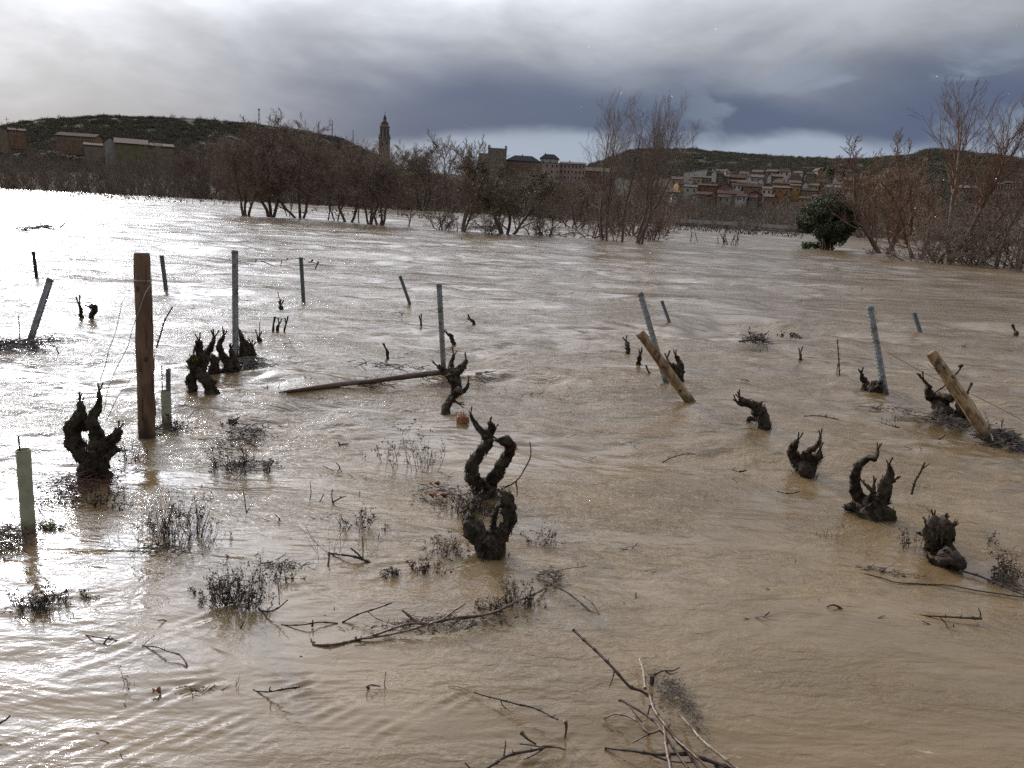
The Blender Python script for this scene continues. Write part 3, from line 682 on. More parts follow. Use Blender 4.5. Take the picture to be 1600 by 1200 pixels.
def house(x0, x1, yeave, ybase, yridge, r, wall, roof, kind, label, nwin=2, floors=1, deep=9., rz=0., name='house', cat='house', group='houses of the hillside village', seed=0):
    """x0..x1 / y.. in photograph pixels at distance r; kinds: side (ridge across the view), gable (gable to the view), mono, flat, hip"""
    pb = at((x0 + x1) / 2, ybase, r); A_ = at(x0, ybase, r); B_ = at(x1, ybase, r)
    w = (A_ - B_).length; zb = pb.z; ze = at((x0 + x1) / 2, yeave, r).z - zb; zr = at((x0 + x1) / 2, yridge, r).z - zb
    a = -math.atan2(pb.x, pb.y) + rz
    e = empty(name, pb, a, label, cat, group)
    D = deep; hw = w / 2; low = -5.
    m = MB()
    if kind == 'side':   # ridge along x
        v = [(-hw, 0, low), (hw, 0, low), (hw, D, low), (-hw, D, low), (-hw, 0, ze), (hw, 0, ze), (hw, D, ze), (-hw, D, ze), (-hw, D / 2, zr), (hw, D / 2, zr)]
        m.add(v, [(0, 1, 5, 4), (2, 3, 7, 6)]); m.add(v, [(1, 2, 6, 9, 5), (3, 0, 4, 8, 7)])
        pl = [((-hw - .3, -.4, ze - .1), (hw + .3, -.4, ze - .1), (hw + .3, D / 2, zr + .12), (-hw - .3, D / 2, zr + .12)), ((hw + .3, D + .4, ze - .1), (-hw - .3, D + .4, ze - .1), (-hw - .3, D / 2, zr + .12), (hw + .3, D / 2, zr + .12))]
    elif kind == 'gable':
        v = [(-hw, 0, low), (hw, 0, low), (hw, D, low), (-hw, D, low), (-hw, 0, ze), (hw, 0, ze), (hw, D, ze), (-hw, D, ze), (0, 0, zr), (0, D, zr)]
        m.add(v, [(0, 1, 5, 8, 4), (2, 3, 7, 9, 6)]); m.add(v, [(1, 2, 6, 5), (3, 0, 4, 7)])
        pl = [((-hw - .3, -.3, ze - .1), (0, -.3, zr + .12), (0, D + .3, zr + .12), (-hw - .3, D + .3, ze - .1)), ((0, -.3, zr + .12), (hw + .3, -.3, ze - .1), (hw + .3, D + .3, ze - .1), (0, D + .3, zr + .12))]
    elif kind == 'mono':  # rises from left to right
        v = [(-hw, 0, low), (hw, 0, low), (hw, D, low), (-hw, D, low), (-hw, 0, ze), (hw, 0, zr), (hw, D, zr), (-hw, D, ze)]
        m.add(v, [(0, 1, 5, 4), (1, 2, 6, 5), (2, 3, 7, 6), (3, 0, 4, 7)])
        pl = [((-hw - .2, -.2, ze + .02), (hw + .2, -.2, zr + .02), (hw + .2, D + .2, zr + .02), (-hw - .2, D + .2, ze + .02))]
    elif kind == 'hip':
        v = [(-hw, 0, low), (hw, 0, low), (hw, D, low), (-hw, D, low), (-hw, 0, ze), (hw, 0, ze), (hw, D, ze), (-hw, D, ze)]
        m.add(v, [(0, 1, 5, 4), (1, 2, 6, 5), (2, 3, 7, 6), (3, 0, 4, 7)])
        i_ = min(hw * .5, D * .4); g = .35
        c = [(-hw - g, -g, ze), (hw + g, -g, ze), (hw + g, D + g, ze), (-hw - g, D + g, ze)]; t_ = [(-hw + i_, i_, zr), (hw - i_, i_, zr), (hw - i_, D - i_, zr), (-hw + i_, D - i_, zr)]
        pl = [(c[k], c[(k + 1) % 4], t_[(k + 1) % 4], t_[k]) for k in range(4)] + [tuple(t_)]
    else:
        v = [(-hw, 0, low), (hw, 0, low), (hw, D, low), (-hw, D, low), (-hw, 0, ze), (hw, 0, ze), (hw, D, ze), (-hw, D, ze)]
        m.add(v, [(0, 1, 5, 4), (1, 2, 6, 5), (2, 3, 7, 6), (3, 0, 4, 7)])
        pl = [((-hw - .15, -.15, ze), (hw + .15, -.15, ze), (hw + .15, D + .15, ze), (-hw - .15, D + .15, ze))]
    m.build('wall', M[wall], e)
    rm = MB()
    for q in pl:                      # every roof plane is a slab with real thickness
        q = np.array(q); n = np.cross(q[1] - q[0], q[3] - q[0]); n /= np.linalg.norm(n); n *= np.sign(n[2]) or 1
        rm.add(np.vstack([q, q + n * .22]), [(3, 2, 1, 0), (4, 5, 6, 7), (0, 1, 5, 4), (1, 2, 6, 5), (2, 3, 7, 6), (3, 0, 4, 7)])
    rf = rm.build('roof', M[roof], e)
    R_ = random.Random(int(x0 * 7 + yeave * 13))
    if kind in ('side', 'gable', 'hip') and R_.random() < .5 and zr - ze > .6:
        cm = MB(); cm.box((R_.uniform(-.3, .3) * w, D * .45, zr + .1), (.6, .6, 1.6)); cm.build('chimney', M['brick'], rf)
    top = ze if kind != 'mono' else min(ze, zr)
    fh = top / floors if floors else 0
    for f in range(floors):
        for k in range(nwin):
            if fh < 1.3 and f: continue
            wx = -hw + w * (k + .5 + (0 if nwin > 4 else R_.uniform(-.12, .12))) / nwin
            window(e, wx, fh * (f + .55), -.002, .9 if w / max(nwin, 1) > 1.6 else .6, min(1.3, fh * .5))
    return e
H = [  # x0, x1, eave, base, ridge, r, wall, roof, kind, label, windows, floors
 (1046, 1068, 280, 290, 276, 470, 'pink', 'roof_pink', 'side', 'pinkish house at the left end of the village behind the poplar twigs', 2, 1),
 (1022, 1044, 292, 304, 288, 440, 'tan', 'roof_tan', 'side', 'low tan house lower left of the village seen through poplar branches', 2, 1),
 (1000, 1020, 282, 296, 278, 450, 'pink', 'roof_red', 'side', 'red roofed house right behind the poplar trunks', 2, 1),
 (1080, 1094, 277, 290, 274.5, 455, 'cream', 'roof_pink', 'side', 'cream house with two dark windows in front of the white warehouse', 2, 1),
 (1096, 1112, 278, 288, 275, 458, 'tan', 'roof_pink', 'side', 'tan house with small windows right of the cream two window house', 3, 1),
 (1111, 1117.5, 271, 290, 264, 452, 'white', 'roof_grey', 'gable', 'narrow tall white gable end left of the dark fronted house', 0, 0),
 (1118, 1129, 272, 288, 268, 454, 'brown', 'roof_dark', 'side', 'dark fronted house right of the tall white gable', 2, 2),
 (1129, 1138, 276, 286, 273, 460, 'tan', 'roof_tan', 'side', 'small tan house between the dark fronted house and the long red roof', 1, 1),
 (1139, 1164, 278, 287, 273, 465, 'brick', 'roof_red', 'side', 'long house with a dark red roof in the upper row of the village', 3, 1),
 (1169, 1192, 277, 286, 273, 468, 'grey', 'roof_grey', 'side', 'house with a grey roof in the middle of the upper row', 2, 1),
 (1166, 1173, 280, 292, 274, 462, 'white', 'roof_grey', 'gable', 'small white gable end beside the grey roofed house', 0, 0),
 (1183, 1192, 283, 291, 279, 458, 'white', 'roof_grey', 'gable', 'little white gable right of the middle of the upper row', 0, 0),
 (1201, 1222, 276, 287, 272, 466, 'tan', 'roof_tan', 'side', 'tan roofed house with a white gable to its left in the upper row', 2, 1),
 (1198, 1204, 277, 290, 271, 460, 'white', 'roof_tan', 'gable', 'thin white gable left of the tan roofed house', 0, 0),
 (1230, 1252, 282, 291, 273, 464, 'orange', 'roof_red', 'hip', 'house with a pointed orange red roof in the upper row', 2, 1),
 (1090, 1119, 290, 302, 287.5, 435, 'brick', 'roof_red', 'side', 'low red brick house below the cream house', 2, 1),
 (1143, 1158, 289, 297, 287, 438, 'white', 'roof_red', 'side', 'small white house front in the middle row', 2, 1),
 (1122, 1144, 293, 303, 287, 436, 'brown', 'roof_dark', 'gable', 'dark rounded barn left of the small white front', 0, 0),
 (1160, 1191, 292, 302, 287, 436, 'brown', 'roof_dark', 'side', 'house with a long dark roof in the middle row', 3, 1),
 (1120, 1160, 303, 312, 298, 415, 'stone', 'roof_red', 'side', 'long low building with a red roof in the bottom row', 4, 1),
 (1166, 1190, 304, 314, 299, 413, 'brick', 'roof_red', 'gable', 'dark red gabled house in the bottom row', 1, 1),
 (1190, 1205, 295, 306, 292, 420, 'white', 'roof_tan', 'side', 'white fronted house left of the orange house', 2, 1),
 (1206, 1232, 287, 297, 284, 442, 'tan', 'roof_dark', 'side', 'house with a dark roof above the orange front', 3, 1),
 (1206, 1233, 293.5, 306, 291, 425, 'orange', 'roof_tan', 'side', 'long orange house front in the middle of the village', 3, 1),
 (1233, 1249, 290, 304, 288, 428, 'ochre', 'roof_tan', 'side', 'bright ochre house right of the long orange front', 2, 1),
 (1068, 1088, 292, 304, 289, 430, 'grey', 'roof_grey', 'side', 'grey house at the lower left under the white warehouse', 2, 1),
 (1253, 1262, 289, 300, 284, 442, 'white', 'roof_dark', 'gable', 'slim pale gable right of the ochre house', 0, 0),
 (1262, 1278, 290, 300, 287, 440, 'ochre', 'roof_tan', 'side', 'small ochre house right of the slim pale gable', 2, 1),
 (1277, 1289, 284, 298, 281, 446, 'cream', 'roof_red', 'side', 'tall narrow cream house at the right part of the village', 2, 2),
 (1252, 1276, 298, 308, 295, 424, 'brown', 'roof_dark', 'side', 'brown house directly above the evergreen', 2, 1),
 (1290, 1312, 293, 304, 289, 436, 'grey', 'roof_grey', 'side', 'grey house with small windows above the right side of the evergreen', 3, 1),
 (1300, 1307, 281, 292, 275, 460, 'white', 'roof_tan', 'gable', 'white gable at the upper right of the village', 0, 0),
 (1306, 1330, 282, 291, 277, 462, 'tan', 'roof_tan', 'side', 'long tan house at the upper right end of the village', 3, 1),
 (1313, 1328, 296, 306, 293, 434, 'tan', 'roof_tan', 'side', 'tan house at the right behind the orange tree twigs', 2, 1),
 (1322, 1341, 305, 317, 302, 405, 'cream', 'roof_pink', 'side', 'pale house with dark windows right of the evergreen', 3, 1),
 (1141, 1164, 284, 291, 281.5, 450, 'stone', 'roof_tan', 'side', 'stone house below the long dark red roof', 2, 1),
 (1213, 1226, 282, 290, 279, 455, 'pink', 'roof_red', 'side', 'pink house between the tan roofed and the pointed roof house', 2, 1),
 (1333, 1350, 290, 300, 287, 445, 'pink', 'roof_red', 'side', 'red roofed house at the far right end of the village', 2, 1),
 (1035, 1060, 300, 311, 297, 420, 'stone', 'roof_tan', 'side', 'stone farmhouse at the bottom left of the village', 2, 1),
 (1086, 1112, 304, 313, 300, 412, 'brown', 'roof_red', 'side', 'brown house at the bottom of the village left of the long low building', 2, 1),
]
for h in H: house(*h)
_R = random.Random(44); _w = ['tan', 'pink', 'stone', 'cream', 'ochre', 'brick', 'grey', 'white']; _r = ['roof_red', 'roof_tan', 'roof_pink', 'roof_dark']
_rn = {'roof_red': 'red', 'roof_tan': 'tan', 'roof_pink': 'pinkish', 'roof_dark': 'dark'}
_ord = ['first', 'second', 'third', 'fourth', 'fifth', 'sixth', 'seventh', 'eighth', 'ninth', 'tenth', 'eleventh', 'twelfth', 'thirteenth', 'fourteenth', 'fifteenth', 'sixteenth']
for row, x0_, n_, yb, r_, stp in (('lowest', 1052, 14, 316, 402, 24), ('middle', 1062, 16, 296, 447, 22), ('highest', 1112, 14, 277, 486, 21), ('tree screened', 1352, 9, 304, 408, 21)):
    for k in range(n_):
        a_, b_ = _R.choice(_w), _R.choice(_r); x_ = x0_ + k * stp + _R.uniform(-4, 4); w_ = _R.uniform(12, 20); y_ = yb + _R.uniform(-2.5, 2.5); hh = _R.uniform(6, 9.5)
        kd = 'gable' if _R.random() < .3 else 'side'
        house(x_, x_ + w_ * (.6 if kd == 'gable' else 1), y_ - hh, y_, y_ - hh - _R.uniform(3, 4.5), r_ + _R.uniform(-5, 5), a_, b_, kd,
              "%s house, %s roof, %s from left in the village's %s row" % (a_, _rn[b_], _ord[k], row), _R.choice((2, 2, 3)), 1, 8, _R.uniform(-.35, .35))
house(1068, 1104, 271, 276, 264, 500, 'white', 'grey', 'mono', 'white industrial warehouse with a sloping roof above the village', 0, 0, 18., name='warehouse', cat='warehouse', group=None)
o_ = dict(group=None)
house(760, 789, 232, 290, 231, 400, 'stone', 'grey', 'flat', 'tall grey block with raised corners behind the ivy tree', 3, 5, 10, name='tower_block', cat='building', **o_)
e_ = bpy.context.scene.objects['tower_block']
for s in (-1, 1):
    m_ = MB(); m_.box((s * 4.2, 1, at(775, 231, 400).z - e_.location.z + .5), (1.2, 1.6, 1.5)); m_.build('roof_corner', M['grey'], e_)
house(789, 842, 252, 290, 243, 410, 'brown', 'slate', 'hip', 'dark building with a slate mansard roof right of the tall grey block', 6, 3, 14, name='mansard_building', cat='building', **o_)
house(746, 760, 240, 290, 239, 402, 'cream', 'roof_grey', 'flat', 'low pale annex left of the tall grey block', 2, 3, 10, name='annex', cat='building', **o_)
house(842, 870, 248, 290, 241, 420, 'grey', 'slate', 'hip', 'grey block with a dark roof behind the pale flats', 3, 3, 12, name='apartment_building', cat='building', **o_)
house(848, 872, 255, 300, 253, 395, 'pink', 'roof_grey', 'flat', 'pale flats with three columns of dark windows', 3, 5, 12, name='apartment_building', cat='building', **o_)
house(872, 912, 256, 300, 253, 400, 'pink', 'roof_pink', 'side', 'long pinkish flats right of the three window columns', 7, 5, 12, name='apartment_building', cat='building', **o_)
house(912, 960, 268, 300, 262, 420, 'brick', 'roof_tan', 'side', 'reddish block behind the left poplars', 7, 3, 12, name='apartment_building', cat='building', **o_)
house(1527, 1562, 288, 322, 285, 330, 'orange', 'roof_red', 'side', 'orange brick terrace left half behind the right trees', 8, 3, 10, name='terrace', cat='building', **o_)
house(1563, 1594, 286, 322, 283, 328, 'brick', 'roof_red', 'side', 'brick terrace right half near the right edge', 7, 3, 10, name='terrace', cat='building', **o_)
house(1595, 1625, 281, 322, 278, 322, 'ochre', 'roof_tan', 'side', 'ochre block cut by the right edge', 5, 4, 10, name='terrace', cat='building', **o_)
house(1436, 1452, 290, 310, 286, 340, 'pink', 'roof_pink', 'gable', 'small pinkish house seen through the twigs of the tallest tree', 2, 2, 8, **o_)
house(1490, 1522, 294, 318, 290, 335, 'stone', 'roof_tan', 'side', 'stone row left of the orange brick terrace', 6, 2, 8, name='terrace', cat='building', **o_)
house(86, 150, 213, 219, 208, 330, 'brown', 'roof_red', 'side', 'long low reddish brown farm building on the left hillside', 9, 1, 9, name='farm_building', cat='building', rz=-.35, **o_)
house(132, 160, 227, 234, 224, 318, 'stone', 'roof_tan', 'side', 'small tan shed left of the yellow warehouse', 0, 0, 9, name='shed', cat='shed', **o_)
house(164, 182, 222, 238, 215, 300, 'grey', 'roof_dark', 'gable', 'dark gable end of the shed between the two yellow walls', 0, 0, 10, name='shed', cat='shed', **o_)
house(181, 232, 225, 250, 217, 292, 'yellow', 'roof_pink', 'side', 'large yellow warehouse with a pink roof on the left hillside', 0, 0, 14, name='warehouse', cat='warehouse', **o_)
house(236, 272, 229, 246, 225, 300, 'tan', 'roof_tan', 'side', 'tan barn right of the yellow warehouse behind the bare tree', 0, 0, 10, name='barn', cat='barn', **o_)
house(-12, 12, 203, 215, 196, 330, 'tan', 'roof_tan', 'gable', 'pale gabled barn cut by the left edge', 0, 0, 10, name='barn', cat='barn', **o_)
house(14, 40, 204, 211, 201, 345, 'brown', 'roof_red', 'side', 'low red roofed building at the left end of the hillside', 2, 1, 8, name='farm_building', cat='building', **o_)

# church tower
def church():
    r = 430; b = at(600, 262, r); s = r / FPX
    e = empty('church_tower', b, -math.atan2(b.x, b.y), 'baroque stone church tower with a pointed spire above the trees', 'church tower')
    def z(py): return at(600, py, r).z - b.z
    def prism(n, R0, R1, z0, z1, rot=0.):
        th = np.arange(n) * 2 * math.pi / n + rot; c = np.stack([np.cos(th), np.sin(th)], 1)
        v = np.vstack([np.hstack([c * R0, np.full((n, 1), z0)]), np.hstack([c * R1, np.full((n, 1), z1)])]); k = np.arange(n); m = MB()
        m.add(v, np.stack([k, (k + 1) % n, n + (k + 1) % n, n + k], -1)); m.add(v, np.array([n + k])); m.add(v, np.array([k[::-1]])); return m
    w = 7.6 * s; q = math.pi / 4
    prism(4, w * 1.52, w * 1.52, -18, z(216), q).build('base', M['stone'], e)
    prism(4, w * 1.66, w * 1.66, z(216), z(214.8), q).build('cornice', M['stone'], e)
    prism(8, w * .96, w * .96, z(214.8), z(199), q / 2).build('belfry', M['stone'], e)
    prism(8, w * 1.08, w * 1.08, z(199), z(197.6), q / 2).build('cornice', M['stone'], e)
    prism(8, w * .82, w * .78, z(197.6), z(193.5), q / 2).build('drum', M['stone'], e)
    prism(8, w * .84, w * .40, z(193.5), z(189.5), q / 2).build('dome', M['roof_dark'], e)
    prism(8, w * .34, w * .32, z(189.5), z(186), q / 2).build('lantern', M['stone'], e)
    prism(8, w * .38, .05, z(186), z(178), q / 2).build('spire', M['roof_dark'], e)
    c = MB(); c.box((0, 0, z(175.5)), (.12, .12, 2 * (z(175.5) - z(178)))); c.box((0, 0, z(176)), (.8, .1, .12)); c.build('cross', M['iron'], e)
    for i in range(8):
        a = i * math.pi / 4
        o = MB(); o.box((0, -w * .885 - .0, 0), (w * .30, .12, 4.2)); o = o.build('belfry_opening', M['pane'], e); o.location.z = z(207.5); o.rotation_euler.z = a
    for s_ in (-1, 1):
        for t in (-1, 1):
            p = prism(6, .45, .1, z(214.8), z(210)); p = p.build('pinnacle', M['stone'], e); p.location = (s_ * w * 1.0, t * w * 1.0, 0)
        o = MB(); o.box((s_ * w * .45, -w * 1.075 - .02, z(224)), (w * .28, .1, 3.)); o.build('window', M['pane'], e)
    nv = MB(); nv.box((6, 6, -8), (26, 14, 16 + 2 * z(240) - 2 * z(240))); nv.build('nave', M['stone'], e)
church()
def mast(px, y0, y1, r, label, wide=.5, cat='mast', name='antenna_mast', arm=False):
    b = at(px, y1, r); b.z = min(b.z, hz_at(b.x, b.y)); h = at(px, y0, r).z - b.z
    e = empty(name, b, 0, label, cat)
    m = MB(); s3 = [Vector((math.cos(t), math.sin(t), 0)) * wide for t in (0, 2.1, 4.2)]
    if arm:
        segs_mesh(m, [(0, 0, -1)], [(0, 0, h)], [.16], [.1]); m.build('pole', M['brown'], e)
        m = MB(); m.box((0, 0, h * .93), (1.9, .12, .12)); m.build('crossarm', M['brown'], e)
    else:
        A, B = [], []; n = max(4, int(h / (wide * 3)))
        for k in range(n):
            z0, z1 = h * k / n, h * (k + 1) / n
            for j in range(3):
                f0, f1 = 1 - .7 * k / n, 1 - .7 * (k + 1) / n
                A += [tuple(s3[j] * f0 + Vector((0, 0, z0)))] * 2; B += [tuple(s3[j] * f1 + Vector((0, 0, z1))), tuple(s3[(j + 1) % 3] * f1 + Vector((0, 0, z1)))]
        segs_mesh(m, A, B, [.07] * len(A), [.07] * len(A)); m.build('lattice', M['iron'], e)
        m = MB(); m.box((0, 0, h * .96), (wide * 1.3, wide * 1.3, h * .08)); m.build('antenna', M['grey'], e)
mast(405, 170, 193, 479, 'tall lattice mast on the right shoulder of the left hill', .8)
mast(519, 188, 212, 479, 'thin mast on the falling ridge left of the church tower', .35)
mast(551.5, 203, 224, 479, 'shortest mast just left of the church tower', .3)
mast(1081, 212, 236, 758, 'mast on the terraced ridge right of the poplars', .9)
mast(11.5, 183, 198, 400, 'wooden power pole on the skyline at the left edge', cat='pole', name='power_pole', arm=True)
mast(1505.5, 304, 350, 230, 'power pole with a crossarm behind the right trees', cat='pole', name='power_pole', arm=True)
mast(1083.5, 237, 262, 640, 'pale pylon on the slope below the terraced ridge', .5, name='pylon', cat='pylon')
mast(1288.5, 243, 262, 640, 'pylon in front of the dark grove', .4, name='pylon', cat='pylon')
# dark grove on the slope and pale vineyard stakes
def grove():
    r2 = np.random.default_rng(8); i = 0
    for px, py, w_ in ((1298, 262, 1.1), (1306, 256, 1.2), (1314, 263, 1.1), (1303, 268, 1.), (1311, 270, .9), (1292, 268, .8), (1405, 275, 1.1), (1412, 281, .9)):
        r = 560 + (i % 3) * 12 if px < 1350 else 390; p = at(px, py, r); p.z = hz_at(p.x, p.y)
        e = empty('pine_tree', p, i, None, 'pine', 'dark evergreens of the grove on the slope' if px < 1350 else 'dark evergreens on the brown hill')
        e['label'] = ['evergreen at the front centre of the dark grove above the village', 'highest evergreen of the dark grove above the village', 'rightmost evergreen of the dark grove above the village',
                      'evergreen in the middle of the dark grove, just above the houses', 'lowest evergreen at the right of the dark grove above the village', 'leftmost evergreen of the dark grove above the village',
                      'left of two dark evergreens on the face of the brown hill', 'right of two dark evergreens on the face of the brown hill'][i]
        n = 500; q = r2.normal(size=(n, 3)); q /= np.linalg.norm(q, axis=1)[:, None]; q *= r2.uniform(.7, 1, (n, 1)) * np.array([5.5, 5.5, 4.2]) * w_ * (.62 if px < 1350 else .55); q[:, 2] += 4.0 * w_ * (.62 if px < 1350 else .55)
        m = MB(); leaves(m, q, .9, r2); m.build('crown', M['leaf'], e)
        m = MB(); segs_mesh(m, [(0, 0, -1)], [(0, 0, 5)], [.4], [.2]); m.build('trunk', M['bark'], e); i += 1
grove()
# ------------------------------------------------------------------ vineyard posts
def local(mb_pts, o): return [Vector(p) - o for p in mb_pts]
def wood_post(base, top, wb, wt, label, m='post', group='round wooden vineyard posts', back=0., knots=((.3, .9), (.62, -.5)), name='wooden_post', root=.45):
    b = G(*base); t = V(b, top[0], top[1], back); k = mpp(b)
    e = empty(name, b, 0, label, 'post', group)
    ax = (t - b); L = ax.length; ax.normalize(); rb, rt = wb * k / 2, wt * k / 2
    n = 46; P = [tuple((ax * (-root + (L + root) * i / n))) for i in range(n + 1)]
    R = [rb + (rt - rb) * i / n for i in range(n + 1)]; R[-1] *= .93
    mb = MB(); tube(mb, P, R, 20, .055, int(base[0]), cap=False, fr=5.)
    mb.build('shaft', M[m], e, True)
    side = ax.cross(Vector((0, 1, 0))).normalized(); up = side.cross(ax)
    cm = MB(); th = np.arange(20) * P2 / 20                  # sawn end with a bevel
    c = ax * L; v = [tuple(c + (side * math.cos(a) + up * math.sin(a)) * R[-1] * 1.02) for a in th] + [tuple(c + ax * rt * .16 + (side * math.cos(a) + up * math.sin(a)) * R[-1] * .82) for a in th]
    kk = np.arange(20); cm.add(v, np.stack([kk, (kk + 1) % 20, 20 + (kk + 1) % 20, 20 + kk], -1)); cm.add(v, np.array([20 + kk]))
    cm.build('sawn_end', M['post_wet'] if m == 'post' else M['post'], e)
    for f, s in knots:                                       # knots and strips of bark still on the pole
        c = ax * (L * f); d = (side * s * .8 + Vector((0, -1, .2))).normalized(); d = (d - ax * d.dot(ax)).normalized(); R0 = rb + (rt - rb) * f
        q = ax.cross(d); km = MB(); ring = []
        for j, (rr, hh) in enumerate(((1., -.02), (.75, .07), (.3, .06))):
            ring += [tuple(c + d * R0 * (1 + hh - .10 * abs(math.cos(a)) * rr) + (ax * math.sin(a) * .75 + q * math.cos(a) * .55) * R0 * .55 * rr) for a in np.arange(10) * P2 / 10]
        kk = np.arange(10)
        for j in range(2): km.add(ring, np.stack([j * 10 + kk, j * 10 + (kk + 1) % 10, j * 10 + 10 + (kk + 1) % 10, j * 10 + 10 + kk], -1))
        km.add(ring, np.array([20 + kk])); km.build('knot', M['knot'], e, True)
    R_ = random.Random(int(top[0])); bm = MB()
    for j in range(26):
        f = R_.random(); a = R_.uniform(0, P2); d = side * math.cos(a) + up * math.sin(a); R0 = rb + (rt - rb) * f; l = R_.uniform(.03, .12)
        c = ax * (L * f) + d * R0 * 1.01
        segs_mesh(bm, [tuple(c - ax * l)], [tuple(c + ax * l + d * .002)], [R_.uniform(.003, .007)], [.0015])
    bm.build('bark_strip', M['vine'] if m != 'post_tan' else M['post'], e)
    w_ = MB(); c = ax * L * .86; P = [tuple(c + (side * math.cos(a) + up * math.sin(a)) * (rt * 1.05)) for a in np.linspace(0, P2, 16)]
    tube(w_, P, [.0018] * 16, 4); P = [tuple(c + ax * .008 + (side * math.cos(a) + up * math.sin(a)) * (rt * 1.06)) for a in np.linspace(0, P2, 16)]
    tube(w_, P, [.0018] * 16, 4); w_.build('wire_tie', M['wire'], e)
    return e
wood_post((230, 686), (222, 396), 25, 22, 'thick upright brown wooden post at the left, taller than everything near it', 'post', knots=((.82, .3), (.45, -.8)))
wood_post((1077, 626), (1000, 520), 17, 13.5, 'tan wooden post leaning left across a grey steel post, right of the middle', 'post_tan', knots=((.52, .5), (.18, .6)), back=-.2)
wood_post((1545, 684), (1455, 551), 19, 15, 'pale peeled wooden post leaning left, nearest the right edge', 'post_tan', knots=((.82, .2), (.70, -.5)), back=-.2)
# floating pole
def pole():
    a, b = G(436, 613, .075), G(700, 580, .12)
    e = empty('floating_pole', a, 0, 'long thin brown pole lying in the water against a vine and a steel post', 'pole')
    n = 30; P = [tuple((b - a) * (i / n)) for i in range(n + 1)]; k = mpp(a)
    R = [k * (1 + min(1, i / 4) * 3.1 + i / n * .9) for i in range(n + 1)]
    mb = MB(); tube(mb, P, R, 16, .16, 3, fr=7.); mb.build('shaft', M['post_wet'], e, True)
    w_ = MB()
    for f in (.62, .64): 
        c = np.array((b - a) * f); P = [tuple(c + np.array([0, math.cos(t), math.sin(t)]) * k * 4.9) for t in np.linspace(0, P2, 14)]; tube(w_, P, [.003] * 14, 4)
    w_.build('wire_tie', M['wire'], e)
pole()
def steel_post(base, top, wpx, label, m='steel', back=0., group='grey galvanised steel vineyard posts', notch=True, hooks=()):
    b = G(*base); t = V(b, top[0], top[1], back); k = mpp(b); w_ = wpx * k
    e = empty('steel_post', b, 0, label, 'post', group)
    ax = (t - b); L = ax.length; ax.normalize(); s = Vector((0, 1, 0)).cross(ax).normalized(); f = ax.cross(s)
    h = w_ / 2; d = w_ * .62; g = w_ * .07; lip = w_ * .22
    prof = [(-h, -d / 2), (-h, d / 2), (h, d / 2), (h, -d / 2), (h - lip, -d / 2), (h - lip, -d / 2 + g), (h - g, -d / 2 + g), (h - g, d / 2 - g), (-h + g, d / 2 - g), (-h + g, -d / 2 + g), (-h + lip, -d / 2 + g), (-h + lip, -d / 2)]
    # a rib pressed into the web
    prof = prof[:2] + [(-h * .3, d / 2), (-h * .15, d / 2 - g * 2), (h * .15, d / 2 - g * 2), (h * .3, d / 2)] + prof[2:]
    n = len(prof); V_ = []
    for z in (-.4, L):
        V_ += [tuple(ax * z + s * x - f * y) for x, y in prof]
    kk = np.arange(n); mb = MB(); mb.add(V_, np.stack([kk, (kk + 1) % n, n + (kk + 1) % n, n + kk], -1)); mb.add(V_, np.array([n + kk]))
    mb.build('profile', M[m], e)
    if notch:
        nm = MB(); z = .12
        while z < L - .03:
            for q in (-1, 1):
                c = ax * z + s * q * (h + g * .45); r3 = np.array([s, -f, ax])
                v = np.array([(x * g * .55, y * d * .22, zz * .012) for zz in (-1, 1) for x, y in ((-1, -1), (1, -1), (1, 1), (-1, 1))])
                v[4:, 0] += q * g * .3
                v = v @ r3 + np.array(c) + np.array(f) * d * .2
                nm.add(v, [(3, 2, 1, 0), (4, 5, 6, 7), (0, 1, 5, 4), (1, 2, 6, 5), (2, 3, 7, 6), (3, 0, 4, 7)])
            z += .055
        nm.build('wire_hooks', M[m], e)
    for hz_, sd in hooks:
        hm = MB(); c = ax * (L * hz_) + s * sd * h; tube(hm, [tuple(c), tuple(c + s * sd * .03 + ax * .012), tuple(c + s * sd * .045 - ax * .02), tuple(c + s * sd * .02 - ax * .035)], [.004] * 4, 5); hm.build('hook', M['iron'], e)
    cm = MB(); c = ax * (L - .035); r3 = np.array([s, -f, ax])
    v = np.array([(x * (h + g), y * (d / 2 + g), zz * .012) for zz in (-1, 1) for x, y in ((-1, -1), (1, -1), (1, 1), (-1, 1))]) @ r3 + np.array(c)
    cm.add(v, [(3, 2, 1, 0), (4, 5, 6, 7), (0, 1, 5, 4), (1, 2, 6, 5), (2, 3, 7, 6), (3, 0, 4, 7)]); cm.build('wire_clip', M['steel_dark'], e)
    return e
steel_post((368, 559), (367, 391), 7.5, 'tall straight grey steel post behind the left cluster of vines', hooks=((.92, -1), (.9, 1)))
steel_post((693, 574), (686, 443), 7.5, 'nearly upright grey steel post at the right end of the floating pole', hooks=((.9, -1), (.45, 1), (.2, -1)))
steel_post((1041, 599), (1000, 457), 8, 'blue grey steel post leaning left behind the leaning tan wooden post', hooks=((.85, 1),))
steel_post((1383, 614), (1359, 479), 8, 'grey steel post leaning left beside two small vine heads at the right', hooks=((.93, 1), (.83, 1)))
steel_post((48, 530), (79, 435), 7, 'grey steel post leaning right at the left edge, in the sun glare', hooks=((.9, -1), (.75, 1)))
steel_post((259, 449), (252.5, 399), 5, 'short grey post far behind the thick wooden post', 'steel_dark', notch=False)
steel_post((474, 466), (470, 402), 5, 'dark grey post with drift hanging from its wire, left of the middle', 'steel_dark', hooks=((.95, 1),))
steel_post((639, 471), (625, 431), 4.5, 'small far post leaning left, beyond the floating pole', 'steel_dark', notch=False)
